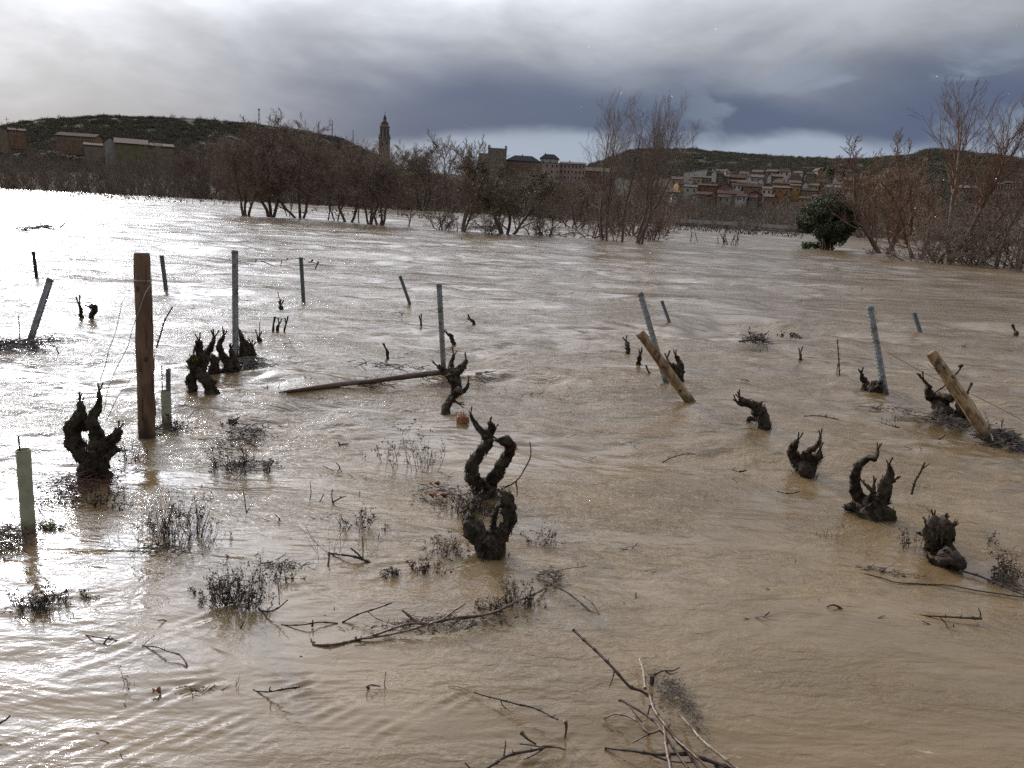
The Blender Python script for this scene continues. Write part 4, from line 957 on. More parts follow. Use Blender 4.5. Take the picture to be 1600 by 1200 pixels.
steel_post((1044, 498), (1034, 470), 4.5, 'small far post leaning left just right of the leaning blue grey post', 'steel_dark', notch=False)
steel_post((1437, 517), (1428, 489), 5, 'small far dark post at the right, beyond the leaning posts', 'steel_dark', notch=False)
steel_post((57, 432), (52, 393), 3.5, 'thin far post at the left edge, dark in the glare', 'iron', hooks=((.8, 1), (.6, -1), (.4, 1), (.2, -1)), notch=False)
def grow_tube(base, top, w_, label, stakes):
    b = G(*base); t = V(b, *top); k = mpp(b); r = w_ * k / 2
    e = empty('grow_tube', b, 0, label, 'grow tube', 'plastic grow tubes round young vines')
    ax = t - b; n = 26; P = [tuple(ax * (-.25 + 1.25 * i / n)) for i in range(n + 1)]
    mb = MB(); tube(mb, P, [r * (1 + .03 * math.sin(i * 1.9)) for i in range(n + 1)], 18, .03, int(base[0]), cap=False, fr=8.)
    tube(mb, P[::-1], [r * .93] * (n + 1), 18, cap=False)
    top_r = [tuple(ax + Vector((math.cos(a), math.sin(a), 0)) * r * .98) for a in np.linspace(0, P2, 19)]; tube(mb, top_r, [.0035] * 19, 5)
    mb.build('sleeve', M['tube'], e, True)
    for x, y, wd, mm, dx in stakes:
        p0 = V(b, base[0] + dx, base[1]) - b; p1 = V(b, x, y) - b
        m_ = MB(); tube(m_, [tuple(p0 - Vector((0, 0, .2))), tuple((p0 + p1) / 2), tuple(p1)], [wd * k / 2] * 3, 6 if wd > 4 else 5); m_.build('stake', M[mm], e)
grow_tube((261, 664), (259, 611), 14, 'pale plastic grow tube with a dark stake right of the thick wooden post', ((263, 576, 6.5, 'steel_dark', 2), (252.5, 571, 1.6, 'iron', -6)))
grow_tube((45, 832), (36, 703), 18, 'pale green plastic grow tube standing in the glare at the left edge', ((28.5, 680, 2.2, 'iron', -2),))

# ------------------------------------------------------------------ old bush vines
def nb(x, y, k, seed): return mnoise.noise((x / 34., y / 34., seed * 3.7)) * 26 * k
def vine(base, limbs, label, moss=(), m='vine', name='grape_vine', cat='vine', group='old pruned bush vines standing in the flood', spurs=True, rough=.40, shag=True):
    b = G(*base); k = mpp(b); seed = int(base[0] + base[1]); R_ = random.Random(seed)
    e = empty(name, b, 0, label, cat, group); off0 = nb(base[0], base[1], k, seed); sh = MB(); ns = 0
    for kind, pts in limbs:
        P = [V(b, x, y, nb(x, y, k, seed) - off0) - b for x, y, w_ in pts]; R = [w_ * k / 2 * (.76 if w_ > 6 and kind == 'arm' else .84 if w_ > 6 else 1) for _, _, w_ in pts]
        if kind in ('trunk',):
            d = (P[1] - P[0]).normalized(); P = [P[0] - Vector((d.x * .1, 0, .3))] + P; R = [R[0] * 1.15] + R
        PP, RR = catmull([tuple(p) for p in P], R, max(.006, max(R) * .28))
        kn = np.array([1 + .16 * mnoise.noise((i * .33, seed, 2.)) + .12 * max(0, mnoise.noise((i * .8, seed, 9.))) for i in range(len(RR))])
        ws = np.array([mnoise.noise_vector((i * .22, seed * 1.3, 4.)) for i in range(len(RR))]) * RR[:, None] * .35; ws[0] = 0
        PP = PP + ws; mb = MB(); tube(mb, PP, RR * kn, 20 if kind != 'cane' else 6, rough if kind != 'cane' else .1, seed + len(pts), fr=min(40., .75 / float(np.mean(RR))))
        mb.build('arm' if kind in ('arm', 'stub') else kind, M[m if kind != 'cane' else 'cane'], e, True)
        if shag and kind != 'cane':
            for _ in range(int(len(RR) * 6)):
                i = R_.randrange(1, len(RR) - 1); d = (PP[i + 1] - PP[i - 1]); d /= np.linalg.norm(d) + 1e-9
                q = np.array([R_.gauss(0, 1), R_.gauss(0, 1), R_.gauss(0, 1)]); q -= d * q.dot(d); q /= np.linalg.norm(q)
                c = PP[i] + q * RR[i] * kn[i] * .98; l = RR[i] * R_.uniform(.4, 1.2); tt = c + d * l * R_.choice((-1, 1)) + q * l * R_.uniform(.1, .5)
                segs_mesh(sh, [tuple(c)], [tuple(tt)], [RR[i] * R_.uniform(.06, .18)], [RR[i] * .02]); ns += 1
        if spurs and kind == 'arm':
            tip = PP[-1]; d = PP[-1] - PP[-3]; d /= np.linalg.norm(d) + 1e-9; rr = RR[-1]
            for _ in range(R_.choice((2, 2, 3))):
                q = d + np.array([R_.uniform(-.8, .8), R_.uniform(-.4, .4), R_.uniform(.0, .9)]); q /= np.linalg.norm(q)
                l = k * R_.uniform(7, 13); s0 = max(.3 * rr, k * 1.3); m_ = MB()
                tube(m_, [tip - d * rr * .4, tip + q * l * .5, tip + q * l + np.array([0, 0, l * .12])], [s0, s0 * .75, s0 * .85], 7, .15, seed); m_.build('spur', M['vine'], e)
    if ns: sh.build('loose_bark', M['vine'], e)
    for x, y, w_ in moss:
        mb = MB(); c = V(b, x, y, nb(x, y, k, seed) - off0 - w_ * k * .45) - b; r2 = np.random.default_rng(seed)
        q = r2.normal(size=(60, 3)) * w_ * k * np.array([.30, .2, .28]); leaves(mb, q + np.array(c), k * 1.6, r2); mb.build('moss', M['moss'], e)
    return e
A_, TR, CN = 'arm', 'trunk', 'cane'
vine((147, 742), [(TR, [(147, 742, 46), (146, 722, 40), (148, 700, 34)]), (A_, [(140, 724, 30), (122, 700, 26), (113, 678, 26), (117, 658, 20), (128, 642, 13), (124, 628, 7)]),
     (A_, [(128, 672, 14), (131, 650, 11), (127, 634, 7)]),
     (A_, [(148, 712, 34), (152, 690, 24), (148, 668, 22), (142, 652, 18), (152, 640, 15), (155, 624, 8), (155, 612, 4)]),
     (A_, [(152, 725, 32), (166, 703, 28), (174, 690, 20), (186, 670, 13)]), (A_, [(176, 702, 14), (187, 704, 7)])],
     'large many armed vine stump in the glare left of the thick wooden post', moss=((108, 660, 14),))
vine((302, 617), [(TR, [(301, 617, 16), (298, 598, 16), (308, 580, 20)]), (TR, [(330, 611, 20), (322, 594, 17), (310, 578, 20), (302, 568, 18)]),
     (A_, [(306, 580, 20), (299, 568, 17), (303, 556, 12)]), (A_, [(312, 582, 20), (317, 562, 16), (311, 546, 13), (312, 533, 6)]), (A_, [(318, 572, 14), (323, 552, 13), (332, 538, 8), (334, 527, 5)]), (A_, [(310, 545, 10), (306, 541, 7)])],
     'two legged vine stump with raised arms at the left of the vine cluster', moss=((304, 558, 14), (299, 563, 10)))
vine((332, 583), [(TR, [(334, 584, 16), (336, 568, 14), (328, 556, 12)]), (A_, [(334, 582, 13), (352, 582, 13), (368, 582, 9)]), (A_, [(360, 582, 26), (357, 565, 20), (347, 552, 12), (344, 538, 9), (349, 524, 5)]), (A_, [(364, 575, 24), (364, 560, 12), (361, 546, 6)])],
     'low vine with a question mark arm, in front of the straight steel post', moss=())
vine((386, 557), [(TR, [(388, 558, 28), (385, 546, 22), (380, 534, 12)]), (A_, [(382, 540, 13), (377, 525, 8), (374, 516, 4)]), (A_, [(390, 552, 16), (394, 541, 8)])],
     'small tapered vine stump on drift just right of the straight steel post')
vine((712, 606), [(TR, [(714, 608, 18), (712, 596, 20), (707, 584, 22)]), (A_, [(708, 590, 16), (694, 580, 12), (685, 572, 8)]), (A_, [(706, 582, 15), (705, 568, 9), (710, 555, 4)]), (A_, [(710, 584, 18), (724, 572, 12), (729, 562, 5)])],
     'dark vine head with four horns at the right end of the floating pole')
vine((694, 648), [(TR, [(695, 648, 15), (698, 634, 14), (709, 618, 13), (717, 608, 16)]), (A_, [(712, 614, 14), (726, 610, 9), (732, 598, 4)]), (A_, [(706, 624, 6), (716, 630, 2.5)])],
     'thin leaning vine trunk bending right, between the horned head and the orange torn stump')
vine((722, 663), [(TR, [(723, 664, 20), (722, 657, 18), (722, 652, 15)])], 'short torn off vine stump showing bright orange wood', m='vine', name='torn_stump', cat='stump', group=None, spurs=False)
e_ = [o for o in bpy.data.objects if o.name.startswith('torn_stump')][0]
b_ = G(722, 663); k_ = mpp(b_); R_ = random.Random(5)
for j in range(9):
    mb = MB(); x = 715 + j * 2.1; P = [V(b_, x, 661, -.06) - b_, V(b_, x + R_.uniform(-1, 1), 652, -.06) - b_, V(b_, x + R_.uniform(-2, 2), 640 + abs(j - 3.5) * 2.2, -.02) - b_]
    tube(mb, [tuple(p) for p in P], [k_ * 1.9, k_ * 1.5, k_ * .25], 5, .2, j); mb.build('splinter', M['torn'], e_)
vine((762, 772), [(TR, [(760, 776, 44), (756, 764, 38), (752, 756, 34)]), (A_, [(748, 762, 28), (738, 742, 26), (743, 720, 23), (756, 698, 22), (762, 684, 22), (752, 674, 12), (740, 658, 8), (735, 648, 4)]),
     (A_, [(760, 688, 20), (767, 672, 16), (766, 660, 9)]), (A_, [(768, 674, 12), (774, 668, 8)]), (A_, [(757, 760, 30), (772, 748, 24), (784, 728, 22), (794, 710, 20), (798, 698, 20), (790, 688, 20), (780, 690, 16)]),
     (CN, [(788, 762, 3.5), (806, 752, 3.), (820, 732, 2.6), (829, 712, 2.4), (828, 690, 2.)]), (CN, [(806, 752, 3), (808, 764, 2.2), (808, 776, 1.5)])],
     'tall vine whose two arms make a dark loop, in the middle of the picture')
vine((762, 868), [(TR, [(764, 870, 56), (766, 852, 50), (762, 838, 46)]), (A_, [(756, 848, 42), (742, 828, 38), (734, 812, 28), (736, 804, 20)]), (A_, [(770, 852, 40), (786, 832, 32), (795, 812, 27), (797, 792, 26), (790, 776, 26), (783, 770, 16)]),
     (A_, [(768, 838, 16), (772, 812, 11), (776, 796, 8), (786, 788, 6)]), (CN, [(765, 888, 2.2), (766, 856, 2.5), (773, 834, 2.4), (783, 824, 1.5)])],
     'stout heart shaped vine with yellow lichen, nearest of the two in the middle', moss=((744, 811, 9), (740, 806, 6), (793, 768, 18), (785, 764, 12), (797, 777, 10)))
vine((1062, 596), [(TR, [(1063, 600, 12), (1061, 588, 14), (1064, 578, 14)]), (A_, [(1062, 588, 12), (1052, 572, 8), (1046, 570, 6), (1042, 560, 3)]), (A_, [(1064, 580, 14), (1062, 568, 11), (1055, 556, 5)]), (A_, [(1070, 606, 10), (1060, 612, 12), (1052, 613, 8)])],
     'small dark vine half hidden behind the leaning tan wooden post')
vine((1190, 663), [(TR, [(1192, 665, 20), (1190, 650, 22), (1186, 640, 22)]), (A_, [(1188, 640, 22), (1176, 632, 17), (1164, 628, 11), (1155, 622, 6)]), (A_, [(1168, 630, 10), (1158, 632, 7), (1151, 628, 4)]), (A_, [(1180, 654, 8), (1170, 655, 6), (1166, 662, 4)])],
     'dark vine bowing left like a claw, between the two leaning wooden posts')
vine((1258, 731), [(TR, [(1258, 733, 34), (1256, 724, 34)]), (A_, [(1248, 724, 26), (1237, 708, 17), (1240, 696, 13), (1247, 688, 7)]), (A_, [(1262, 724, 28), (1276, 716, 18), (1281, 704, 7)]), (A_, [(1256, 714, 14), (1266, 704, 11), (1278, 695, 8), (1282, 682, 4)])],
     'low bowl shaped vine with upcurved arms, right of the claw shaped vine')
vine((1358, 802), [(TR, [(1364, 806, 52), (1360, 790, 44)]), (A_, [(1350, 796, 30), (1334, 790, 18), (1322, 794, 10)]), (A_, [(1344, 786, 26), (1338, 768, 18), (1336, 748, 16), (1342, 728, 15), (1355, 717, 11), (1368, 716, 9), (1371, 704, 4)]),
     (A_, [(1362, 790, 40), (1378, 772, 26), (1386, 754, 20), (1391, 740, 13), (1389, 726, 7)]), (A_, [(1386, 752, 14), (1398, 750, 6)]), (A_, [(1366, 772, 7), (1356, 760, 5), (1350, 756, 3)]), (A_, [(1364, 768, 6), (1366, 757, 3.5)])],
     'big vine with a hooked left arm and a spiky right arm at the right', moss=((1338, 770, 10), (1382, 768, 9)), rough=.36)
vine((1466, 862), [(TR, [(1468, 862, 38), (1466, 846, 42), (1466, 828, 38), (1466, 816, 32)]), (A_, [(1456, 826, 16), (1450, 816, 8)]), (A_, [(1476, 832, 16), (1487, 826, 8)]), (A_, [(1452, 842, 14), (1444, 838, 7)]), (A_, [(1470, 818, 14), (1477, 812, 7)]), (A_, [(1462, 818, 14), (1460, 810, 6)]), (A_, [(1478, 846, 14), (1488, 842, 6)]), (A_, [(1452, 855, 10), (1441, 860, 4)])],
     'knobby vine head bristling with cut spurs above a mossy mound at the lower right', moss=((1468, 832, 24), (1462, 820, 14)), rough=.42)
vine((1488, 888), [(TR, [(1466, 884, 22), (1480, 876, 32), (1496, 880, 26), (1508, 886, 14)]), (A_, [(1462, 880, 12), (1452, 874, 5)])], 'rounded mossy vine base just clear of the water at the lower right', moss=((1484, 872, 14),), rough=.3)
vine((1350, 607), [(TR, [(1351, 608, 10), (1352, 598, 11), (1348, 590, 8)]), (A_, [(1348, 592, 7), (1346, 584, 4)])], 'small upright vine stub left of the leaning grey steel post at the right')
vine((1366, 613), [(TR, [(1360, 614, 9), (1368, 608, 15), (1378, 602, 12)]), (A_, [(1358, 610, 10), (1364, 600, 9), (1378, 597, 6)])], 'rolled leaf shaped vine head touching the foot of the leaning grey steel post', spurs=False, moss=((1366, 602, 6),))
vine((1470, 646), [(TR, [(1472, 648, 24), (1468, 634, 22), (1464, 622, 20)]), (A_, [(1462, 626, 18), (1450, 612, 13), (1450, 602, 7), (1443, 594, 3)]), (A_, [(1466, 622, 18), (1478, 622, 15), (1488, 622, 13)])],
     'short vine with an arm raised left, left of the pale peeled leaning post')
vine((1504, 652), [(TR, [(1504, 654, 22), (1504, 640, 20), (1506, 628, 16)]), (A_, [(1506, 634, 14), (1508, 620, 9), (1512, 612, 4)])], 'dark vine stump directly behind the pale peeled leaning post')
SM = 'small vine tips far out in the flood'
for pts, lb in (([(127, 493, 4.5), (126, 484, 4), (124, 477, 2.5)], 'thin upright vine tip left of the hooked one in the glare'), ([(143, 493, 7), (148, 486, 8), (147, 478, 7), (142, 479, 5)], 'hooked little vine tip in the glare'),
                ([(981, 544, 8), (980, 538, 6), (978, 533, 3)], 'small spiky vine tip left of the leaning posts, the farther one'), ([(998, 567, 8), (999, 560, 7), (1000, 555, 3)], 'small spiky vine tip left of the leaning posts, the nearer one'),
                ([(706, 527, 6), (701, 523, 4), (697, 519, 2)], 'short slanting vine tip right of the middle steel post'), ([(1251, 558, 3.5), (1250, 553, 2.5)], 'tiny dark tip between the two leaning wooden posts'),
                ([(427, 513, 3), (427, 508, 2)], 'first of three tiny dark tips right of the straight steel post'), ([(434, 512, 4), (436, 507, 2)], 'middle one of three tiny dark tips right of the straight steel post'), ([(445, 512, 2.5), (447, 507, 1.5)], 'last of three tiny dark tips right of the straight steel post'),
                ([(405, 531, 6), (404, 528, 5)], 'tiny dark lump under a thin upright rod, right of the straight steel post'), ([(439, 481, 6), (438, 477, 2)], 'tiny tip with a thin upright twig left of the dark grey far post'),
                ([(658, 507, 2.5), (658, 503, 2)], 'tiny stub left of the middle steel post'), ([(740, 503, 4), (737, 501, 3)], 'tiny floating lump right of the middle steel post'), ([(1588, 522, 5), (1587, 518, 3)], 'small dark lump near the right edge far out'),
                ([(605, 551, 4), (603, 545, 2)], 'tiny stub above the floating pole'), ([(1015, 584, 3), (1014, 582, 2)], 'tiny dark dot beside the foot of the blue grey steel post')):
    vine(pts[0][:2], [(TR, pts), (A_, [pts[-2], pts[-1]])], lb, name='vine_tip', group=SM, shag=False)

# ------------------------------------------------------------------ canes, sticks and wires
def cane(pts, w0, w1, label, m='cane', sides=(), nodes=True, name='vine_cane', cat='branch', group=None, std=None, knot=9, wav=.3):
    """pts: (px, py, height) on the water; or with std=(px,py) on the upright plane through that base"""
    if std: b = G(*std); tr = lambda p: V(b, p[0], p[1], p[2] if len(p) > 2 else 0.)
    else:
        b = G(pts[0][0], pts[0][1]); tr = lambda p: G(p[0], p[1], p[2] if len(p) > 2 else .02)
    e = empty(name, b, 0, label, cat, group); k = mpp(b); seed = int(pts[0][0] * 3 + pts[0][1])
    def one(pts, w0, w1, nm):
        R = np.linspace(w0, w1, len(pts)) * k / 2 * (.84 if w0 > 3 else 1)
        P, RR = catmull([tuple(tr(p) - b) for p in pts], list(R), .012); L = 0; n = len(P)
        d = np.array([mnoise.noise_vector((i * .06, seed, 1.)) for i in range(n)]) * .006 * wav / .3; d[0] = 0; P = P + d
        if nodes:
            s_ = np.concatenate([[0], np.cumsum(np.linalg.norm(np.diff(P, axis=0), axis=1))]); ph = (s_ / (knot * .01)) % 1.
            RR = RR * (1 + .55 * np.exp(-((np.minimum(ph, 1 - ph)) / .09) ** 2))
        mb = MB(); tube(mb, P, np.maximum(RR, .0009), 7, .08, seed, fr=30.)
        if nodes:
            for i in range(1, n - 2):
                if ph[i] < ph[i - 1]:
                    q = np.array([random.Random(i + seed).uniform(-1, 1), -.3, random.Random(i).uniform(.2, 1)]); q /= np.linalg.norm(q)
                    segs_mesh(mb, [tuple(P[i])], [tuple(P[i] + q * RR[i] * 3.2)], [RR[i] * .5], [RR[i] * .15])
        mb.build(nm, M[m], e, True)
    one(pts, w0, w1, 'stem')
    for s_ in sides: one(s_[0], s_[1], s_[2], 'side_shoot')
    return e
cane([(896, 984, .22), (928, 1014, .2), (960, 1047, .17), (984, 1072, .12), (1002, 1079, .10), (1016, 1088, .08)], 4.6, 5, 'long knotted dark cane reaching up left from the driftwood heap', 'cane_dark', sides=[([(960, 1048, .17), (957, 1060, .12), (952, 1072, .08)], 2, 1.2)])
cane([(1016, 1086, .09), (1022, 1108, .10), (1038, 1132, .11), (1052, 1150, .10), (1078, 1180, .07), (1100, 1212, .05)], 8, 6, 'thick reddish cane running down from the fork of the driftwood heap', 'cane', sides=[([(1019, 1090, .1), (1014, 1108, .04), (1011, 1122, -.02)], 3, 2), ([(1052, 1150, .1), (1080, 1176, .12), (1112, 1206, .12)], 5, 4)])
cane([(1036, 1128, .10), (1040, 1160, .12), (1046, 1196, .12), (1050, 1225, .12)], 6, 8, 'brown cane going straight down out of the picture from the driftwood heap', 'cane')
cane([(967, 1094, .12), (996, 1110, .11), (1022, 1128, .10), (1032, 1140, .10), (1046, 1160, .09), (1076, 1200, .08)], 4.5, 5, 'short brown cane crossing the driftwood heap from the upper left', 'cane', sides=[([(980, 1100, .12), (996, 1122, .10), (1004, 1130, .08)], 3, 2)])
cane([(944, 1122, .02), (958, 1115, .04), (980, 1118, .06), (1000, 1130, .08), (1016, 1146, .08), (1034, 1140, .1)], 2.4, 4, 'curly thin cane curving left out of the driftwood heap', 'cane', sides=[([(1016, 1146, .08), (1004, 1150, .05), (986, 1160, .01)], 3, 2), ([(944, 1122, .02), (947, 1134, .01), (958, 1142, .0)], 2, 1.2)], wav=.6)
cane([(945, 1169, .0), (985, 1173, .03), (1030, 1179, .05), (1075, 1178, .06), (1110, 1188, .05), (1150, 1205, .03)], 4.5, 9, 'dark straight stick lying across the bottom of the driftwood heap', 'cane_dark', sides=[([(1010, 1177, .04), (1050, 1190, .03), (1090, 1192, .03)], 3, 2)])
cane([(1062, 1118, .03), (1080, 1136, .04), (1094, 1152, .05), (1110, 1166, .06), (1135, 1186, .06), (1165, 1212, .06)], 4, 6, 'pale peeled stick along the right side of the driftwood heap', 'cane_pale')
cane([(1000, 1030, .04), (1004, 1042, .06), (1007, 1060, .05), (1008, 1076, .04)], 3, 4.5, 'short pale cane tip with a curled end at the top of the driftwood heap', 'cane_pale')
cane([(1022, 1054, .05), (1036, 1048, .07), (1050, 1048, .08), (1062, 1043, .08)], 3, 2, 'little forked twig at the top right of the driftwood heap', 'cane_dark', sides=[([(1040, 1048, .07), (1046, 1054, .05), (1058, 1050, .06)], 2, 1.4)])
cane([(1118, 1196, .02), (1134, 1206, .03), (1150, 1218, .03)], 8, 20, 'black clod of roots at the bottom edge under the pale peeled stick', 'vine', nodes=False, name='root_clod', cat='roots', wav=1.)
cane([(742, 1082, .01), (782, 1094, .035), (806, 1100, .045), (838, 1106, .05), (872, 1124, .07)], 2.6, 3.6, 'thin knotted cane slanting down right in the lower middle', 'cane_dark', sides=[([(783, 1094, .035), (786, 1102, .0), (800, 1114, -.01)], 2, 1)])
cane([(883, 1126, .09), (885, 1138, .05), (882, 1156, -.02)], 8, 3.5, 'blunt short peg standing in the water at the end of the thin knotted cane', 'cane', name='cane_stub', nodes=False)
cane([(700, 1072, .0), (722, 1074, .005), (740, 1082, .01)], 1.4, 2, 'thread thin twig end trailing left of the thin knotted cane', 'straw', nodes=False)
cane([(750, 1206, .05), (778, 1188, .06), (800, 1178, .06), (832, 1172, .05), (850, 1168, .03)], 7, 5.5, 'thick dark stick entering from the bottom edge at the lower middle', 'cane_dark', sides=[([(787, 1182, .06), (789, 1168, .09), (790, 1156, .12)], 3, 2), ([(850, 1168, .03), (834, 1178, .03), (818, 1186, .01)], 3, 2), ([(740, 1206, .04), (732, 1196, .06), (726, 1190, .07)], 4, 3)])
cane([(812, 1162, .03), (830, 1164, .04), (850, 1168, .03), (870, 1168, .03), (884, 1172, .01)], 4, 3, 'flat piece of reddish torn branch behind the thick dark stick', 'cane', nodes=False, sides=[([(846, 1166, .03), (862, 1166, .04), (884, 1172, .02)], 7, 2)])
cane([(815, 1145, .05), (824, 1154, .04), (837, 1162, .02)], 7, 3, 'grey stub end poking up just above the torn reddish branch', 'cane_dark', name='cane_stub')
cane([(396, 1078, .0), (422, 1080, .03), (445, 1076, .07), (468, 1072, .11)], 2.5, 3.6, 'short dark stick with a knot lying across the water at the lower left', 'cane_dark', sides=[([(423, 1080, .03), (421, 1076, .06), (423, 1072, .08)], 3, 1.4)])
cane([(576, 1074, .0), (574, 1072, .03), (580, 1069, .035), (594, 1072, .01)], 3.6, 2.4, 'little bent stick with an upright twig in the lower left middle', 'cane_dark', sides=[([(602, 1074, .0), (602, 1062, .05), (603, 1048, .10)], 1.5, 1)])
cane([(222, 1008, .0), (246, 1010, .03), (264, 1017, .04), (280, 1022, .035), (290, 1034, .02), (296, 1050, -.01)], 2.4, 2, 'arched thin brown cane with small knots at the lower left', 'cane', sides=[([(222, 1009, .01), (232, 1000, .02), (242, 992, .03)], 1.4, 1)])
cane([(130, 992, .0), (150, 996, .02), (168, 999, .02), (186, 1002, .0), (206, 1005, .0)], 2., 1.5, 'thin twig with a small crossing knot at the far lower left', 'cane_dark', sides=[([(160, 1010, -.01), (166, 1000, .02), (172, 994, .03)], 4, 1.6)])
cane([(-4, 1132, .05), (8, 1126, .06), (15, 1119, .07)], 4, 3, 'end of a dark stick poking in at the left edge near the bottom', 'cane_dark')
cane([(490, 1004, .01), (520, 1002, .03), (552, 996, .03), (600, 988, .04), (650, 978, .05), (700, 968, .06), (750, 960, .06), (790, 945, .07), (826, 928, .06), (856, 918, .03)], 5, 5, 'long drifted branch lying across the water below the middle vines', 'cane', wav=1.5,
     sides=[([(556, 996, .03), (620, 985, .04), (690, 974, .05), (770, 958, .05)], 4, 4), ([(658, 972, .06), (640, 958, .10), (626, 948, .14)], 6, 4), ([(660, 968, .06), (643, 963, .08), (626, 962, .06)], 5, 2), ([(694, 966, .06), (708, 952, .10), (726, 938, .15)], 4, 3), ([(586, 992, .03), (610, 976, .04), (640, 966, .03)], 3, 2)])
cane([(535, 972, .0), (560, 960, .04), (590, 950, .08), (613, 941, .11)], 3, 2.4, 'straight thin stick slanting up right above the long drifted branch', 'cane_dark', sides=[([(575, 956, .05), (590, 968, .03), (622, 978, .0)], 1.6, 1)])
cane([(440, 976, .0), (468, 976, .02), (486, 974, .03), (500, 972, .02), (528, 974, .0)], 2.5, 2.4, 'thin twig floating left of the long drifted branch', 'cane_dark', sides=[([(488, 978, .01), (488, 974, .03), (488, 968, .05)], 3, 2)])
cane([(860, 912, .05), (880, 922, .05), (905, 940, .03), (936, 966, -.01)], 2.8, 2.2, 'thin cane curving down right from the end of the long drifted branch', 'cane', sides=[([(912, 932, .04), (925, 942, .04), (938, 964, .0)], 2, 1.6), ([(870, 910, .04), (862, 902, .07), (856, 894, .10)], 3, 2)])
cane([(870, 892, .01), (890, 888, .03), (906, 886, .04), (918, 884, .03)], 2, 1.6, 'pale twig floating right of the nearest middle vine', 'straw', sides=[([(903, 887, .03), (903, 878, .06)], 1.6, 1)])
cane([(510, 862, .0), (530, 866, .03), (552, 870, .04), (570, 876, .02), (582, 882, .0)], 3, 4.5, 'dark forked stick left of the nearest middle vine', 'cane_dark', sides=[([(570, 876, .02), (560, 866, .06), (548, 856, .10)], 3.5, 3), ([(567, 872, .03), (567, 852, .10), (566, 838, .14)], 2, 1.6), ([(512, 886, .0), (514, 872, .04), (514, 862, .07)], 4, 3)])
cane([(520, 785, .0), (526, 782, .03), (532, 778, .05), (540, 776, .06)], 3, 1.6, 'small dark claw of twig in open water left of the middle vines', 'cane_dark', sides=[([(520, 785, .0), (518, 776, .05), (519, 765, .10)], 2, 1.4)])
cane([(530, 700, .0), (534, 694, .03), (545, 693, .04)], 4, 2, 'small dark three pronged twig left of the drifted weeds', 'cane_dark', sides=[([(532, 696, .02), (530, 692, .05), (529, 689, .06)], 3, 1.5)])
cane([(484, 782, .0), (486, 768, .08), (484, 752, .16)], 1.6, 1., 'thin upright twig standing alone left of the middle', 'cane_dark', nodes=False)
cane([(385, 800, .0), (383, 782, .08), (380, 766, .15)], 1.6, 1.2, 'little upright forked sprig above the leafy dead shrub', 'cane_dark', sides=[([(386, 800, .0), (396, 786, .05)], 1.2, 1)])
cane([(1424, 772), (1430, 752), (1438, 738), (1445, 722)], 4, 3, 'thin forked stick standing upright right of the hooked arm vine', 'cane_dark', std=(1424, 773), sides=[([(1440, 733), (1447, 728), (1452, 724)], 2, 1.4)])
cane([(1312, 588), (1311, 572), (1310, 552), (1308, 530)], 2.2, 1.6, 'tall thin brown twig standing left of the leaning grey steel post', 'cane', std=(1312, 588), sides=[([(1308, 588), (1308, 576), (1310, 566)], 1.3, 1.1)])
cane([(245, 544), (252, 518), (258, 500), (270, 479)], 2.2, 1.8, 'thin dark twig standing right of the thick wooden post', 'cane_dark', std=(245, 545))
cane([(405, 530), (405.5, 516), (406, 503)], 1.4, 1.2, 'thin upright rod right of the low curved vine', 'iron', std=(405, 531), nodes=False, name='thin_rod', cat='rod')
cane([(31, 532), (30, 512), (29, 493)], 1.4, 1.2, 'thin upright rod left of the steel post in the glare', 'iron', std=(31, 532), nodes=False, name='thin_rod', cat='rod')
cane([(439, 480), (437, 468), (434, 455)], 1.4, 1., 'thin leaning twig left of the dark grey far post', 'cane_dark', std=(439, 481), nodes=False)
cane([(1460, 614), (1475, 603), (1488, 590), (1497, 581), (1503, 571)], 2.4, 2.4, 'twig with a dark bud caught in front of the pale peeled leaning post', 'cane_dark', std=(1500, 672), sides=[([(1498, 573), (1503, 570), (1505, 573)], 4, 3)])
cane([(1036, 722, .0), (1048, 715, .03), (1066, 710, .04), (1086, 710, .02)], 2.4, 1.8, 'thin brown arched twig in open water right of the loop vine', 'cane')
cane([(985, 692, .02), (990, 697, .01), (995, 702, .0)], 2, 1.5, 'tiny slanting twig in open water right of the loop vine', 'cane_dark')
cane([(1145, 734, .0), (1156, 737, .01), (1166, 735, .03)], 2, 3, 'small dark twig below the claw shaped vine', 'cane_dark')
cane([(1290, 950, .0), (1300, 946, .03), (1310, 948, .02), (1318, 953, .0)], 2, 4, 'short curved black twig in open water at the lower right', 'cane_dark', nodes=False)
cane([(1428, 958, .0), (1455, 962, .01), (1490, 964, .02), (1515, 965, .02), (1534, 966, .02)], 1.5, 4, 'thin twig with dark lumps at the lower right', 'cane_dark', sides=[([(1530, 966, .01), (1532, 958, .04), (1528, 948, .08)], 4, 1)])
cane([(1345, 895, .0), (1375, 902, .01), (1400, 910, .01), (1440, 912, .0), (1480, 914, .0), (1540, 924, .0), (1610, 934, .0)], 1.6, 2., 'long thread thin cane floating under the mossy mound', 'cane_dark', nodes=False)
cane([(1500, 892, .02), (1530, 900, .02), (1560, 912, .02), (1600, 930, .02)], 3, 2.4, 'thin cane running right from the rounded mossy vine base', 'cane_dark')
cane([(1215, 768, .0), (1232, 771, .01), (1250, 768, .02)], 1.8, 1.5, 'small twig below the bowl shaped vine', 'cane_dark')
cane([(1256, 650, .0), (1280, 650, .02), (1310, 655, .0)], 1.6, 1.6, 'low floating twig right of the claw shaped vine', 'cane_dark', sides=[([(1290, 650, .01), (1292, 646, .03)], 2, 1)])
cane([(1378, 660, .0), (1395, 666, .02), (1405, 668, .0)], 2.4, 2, 'small floating twig left of the short vine with the raised arm', 'cane_dark')
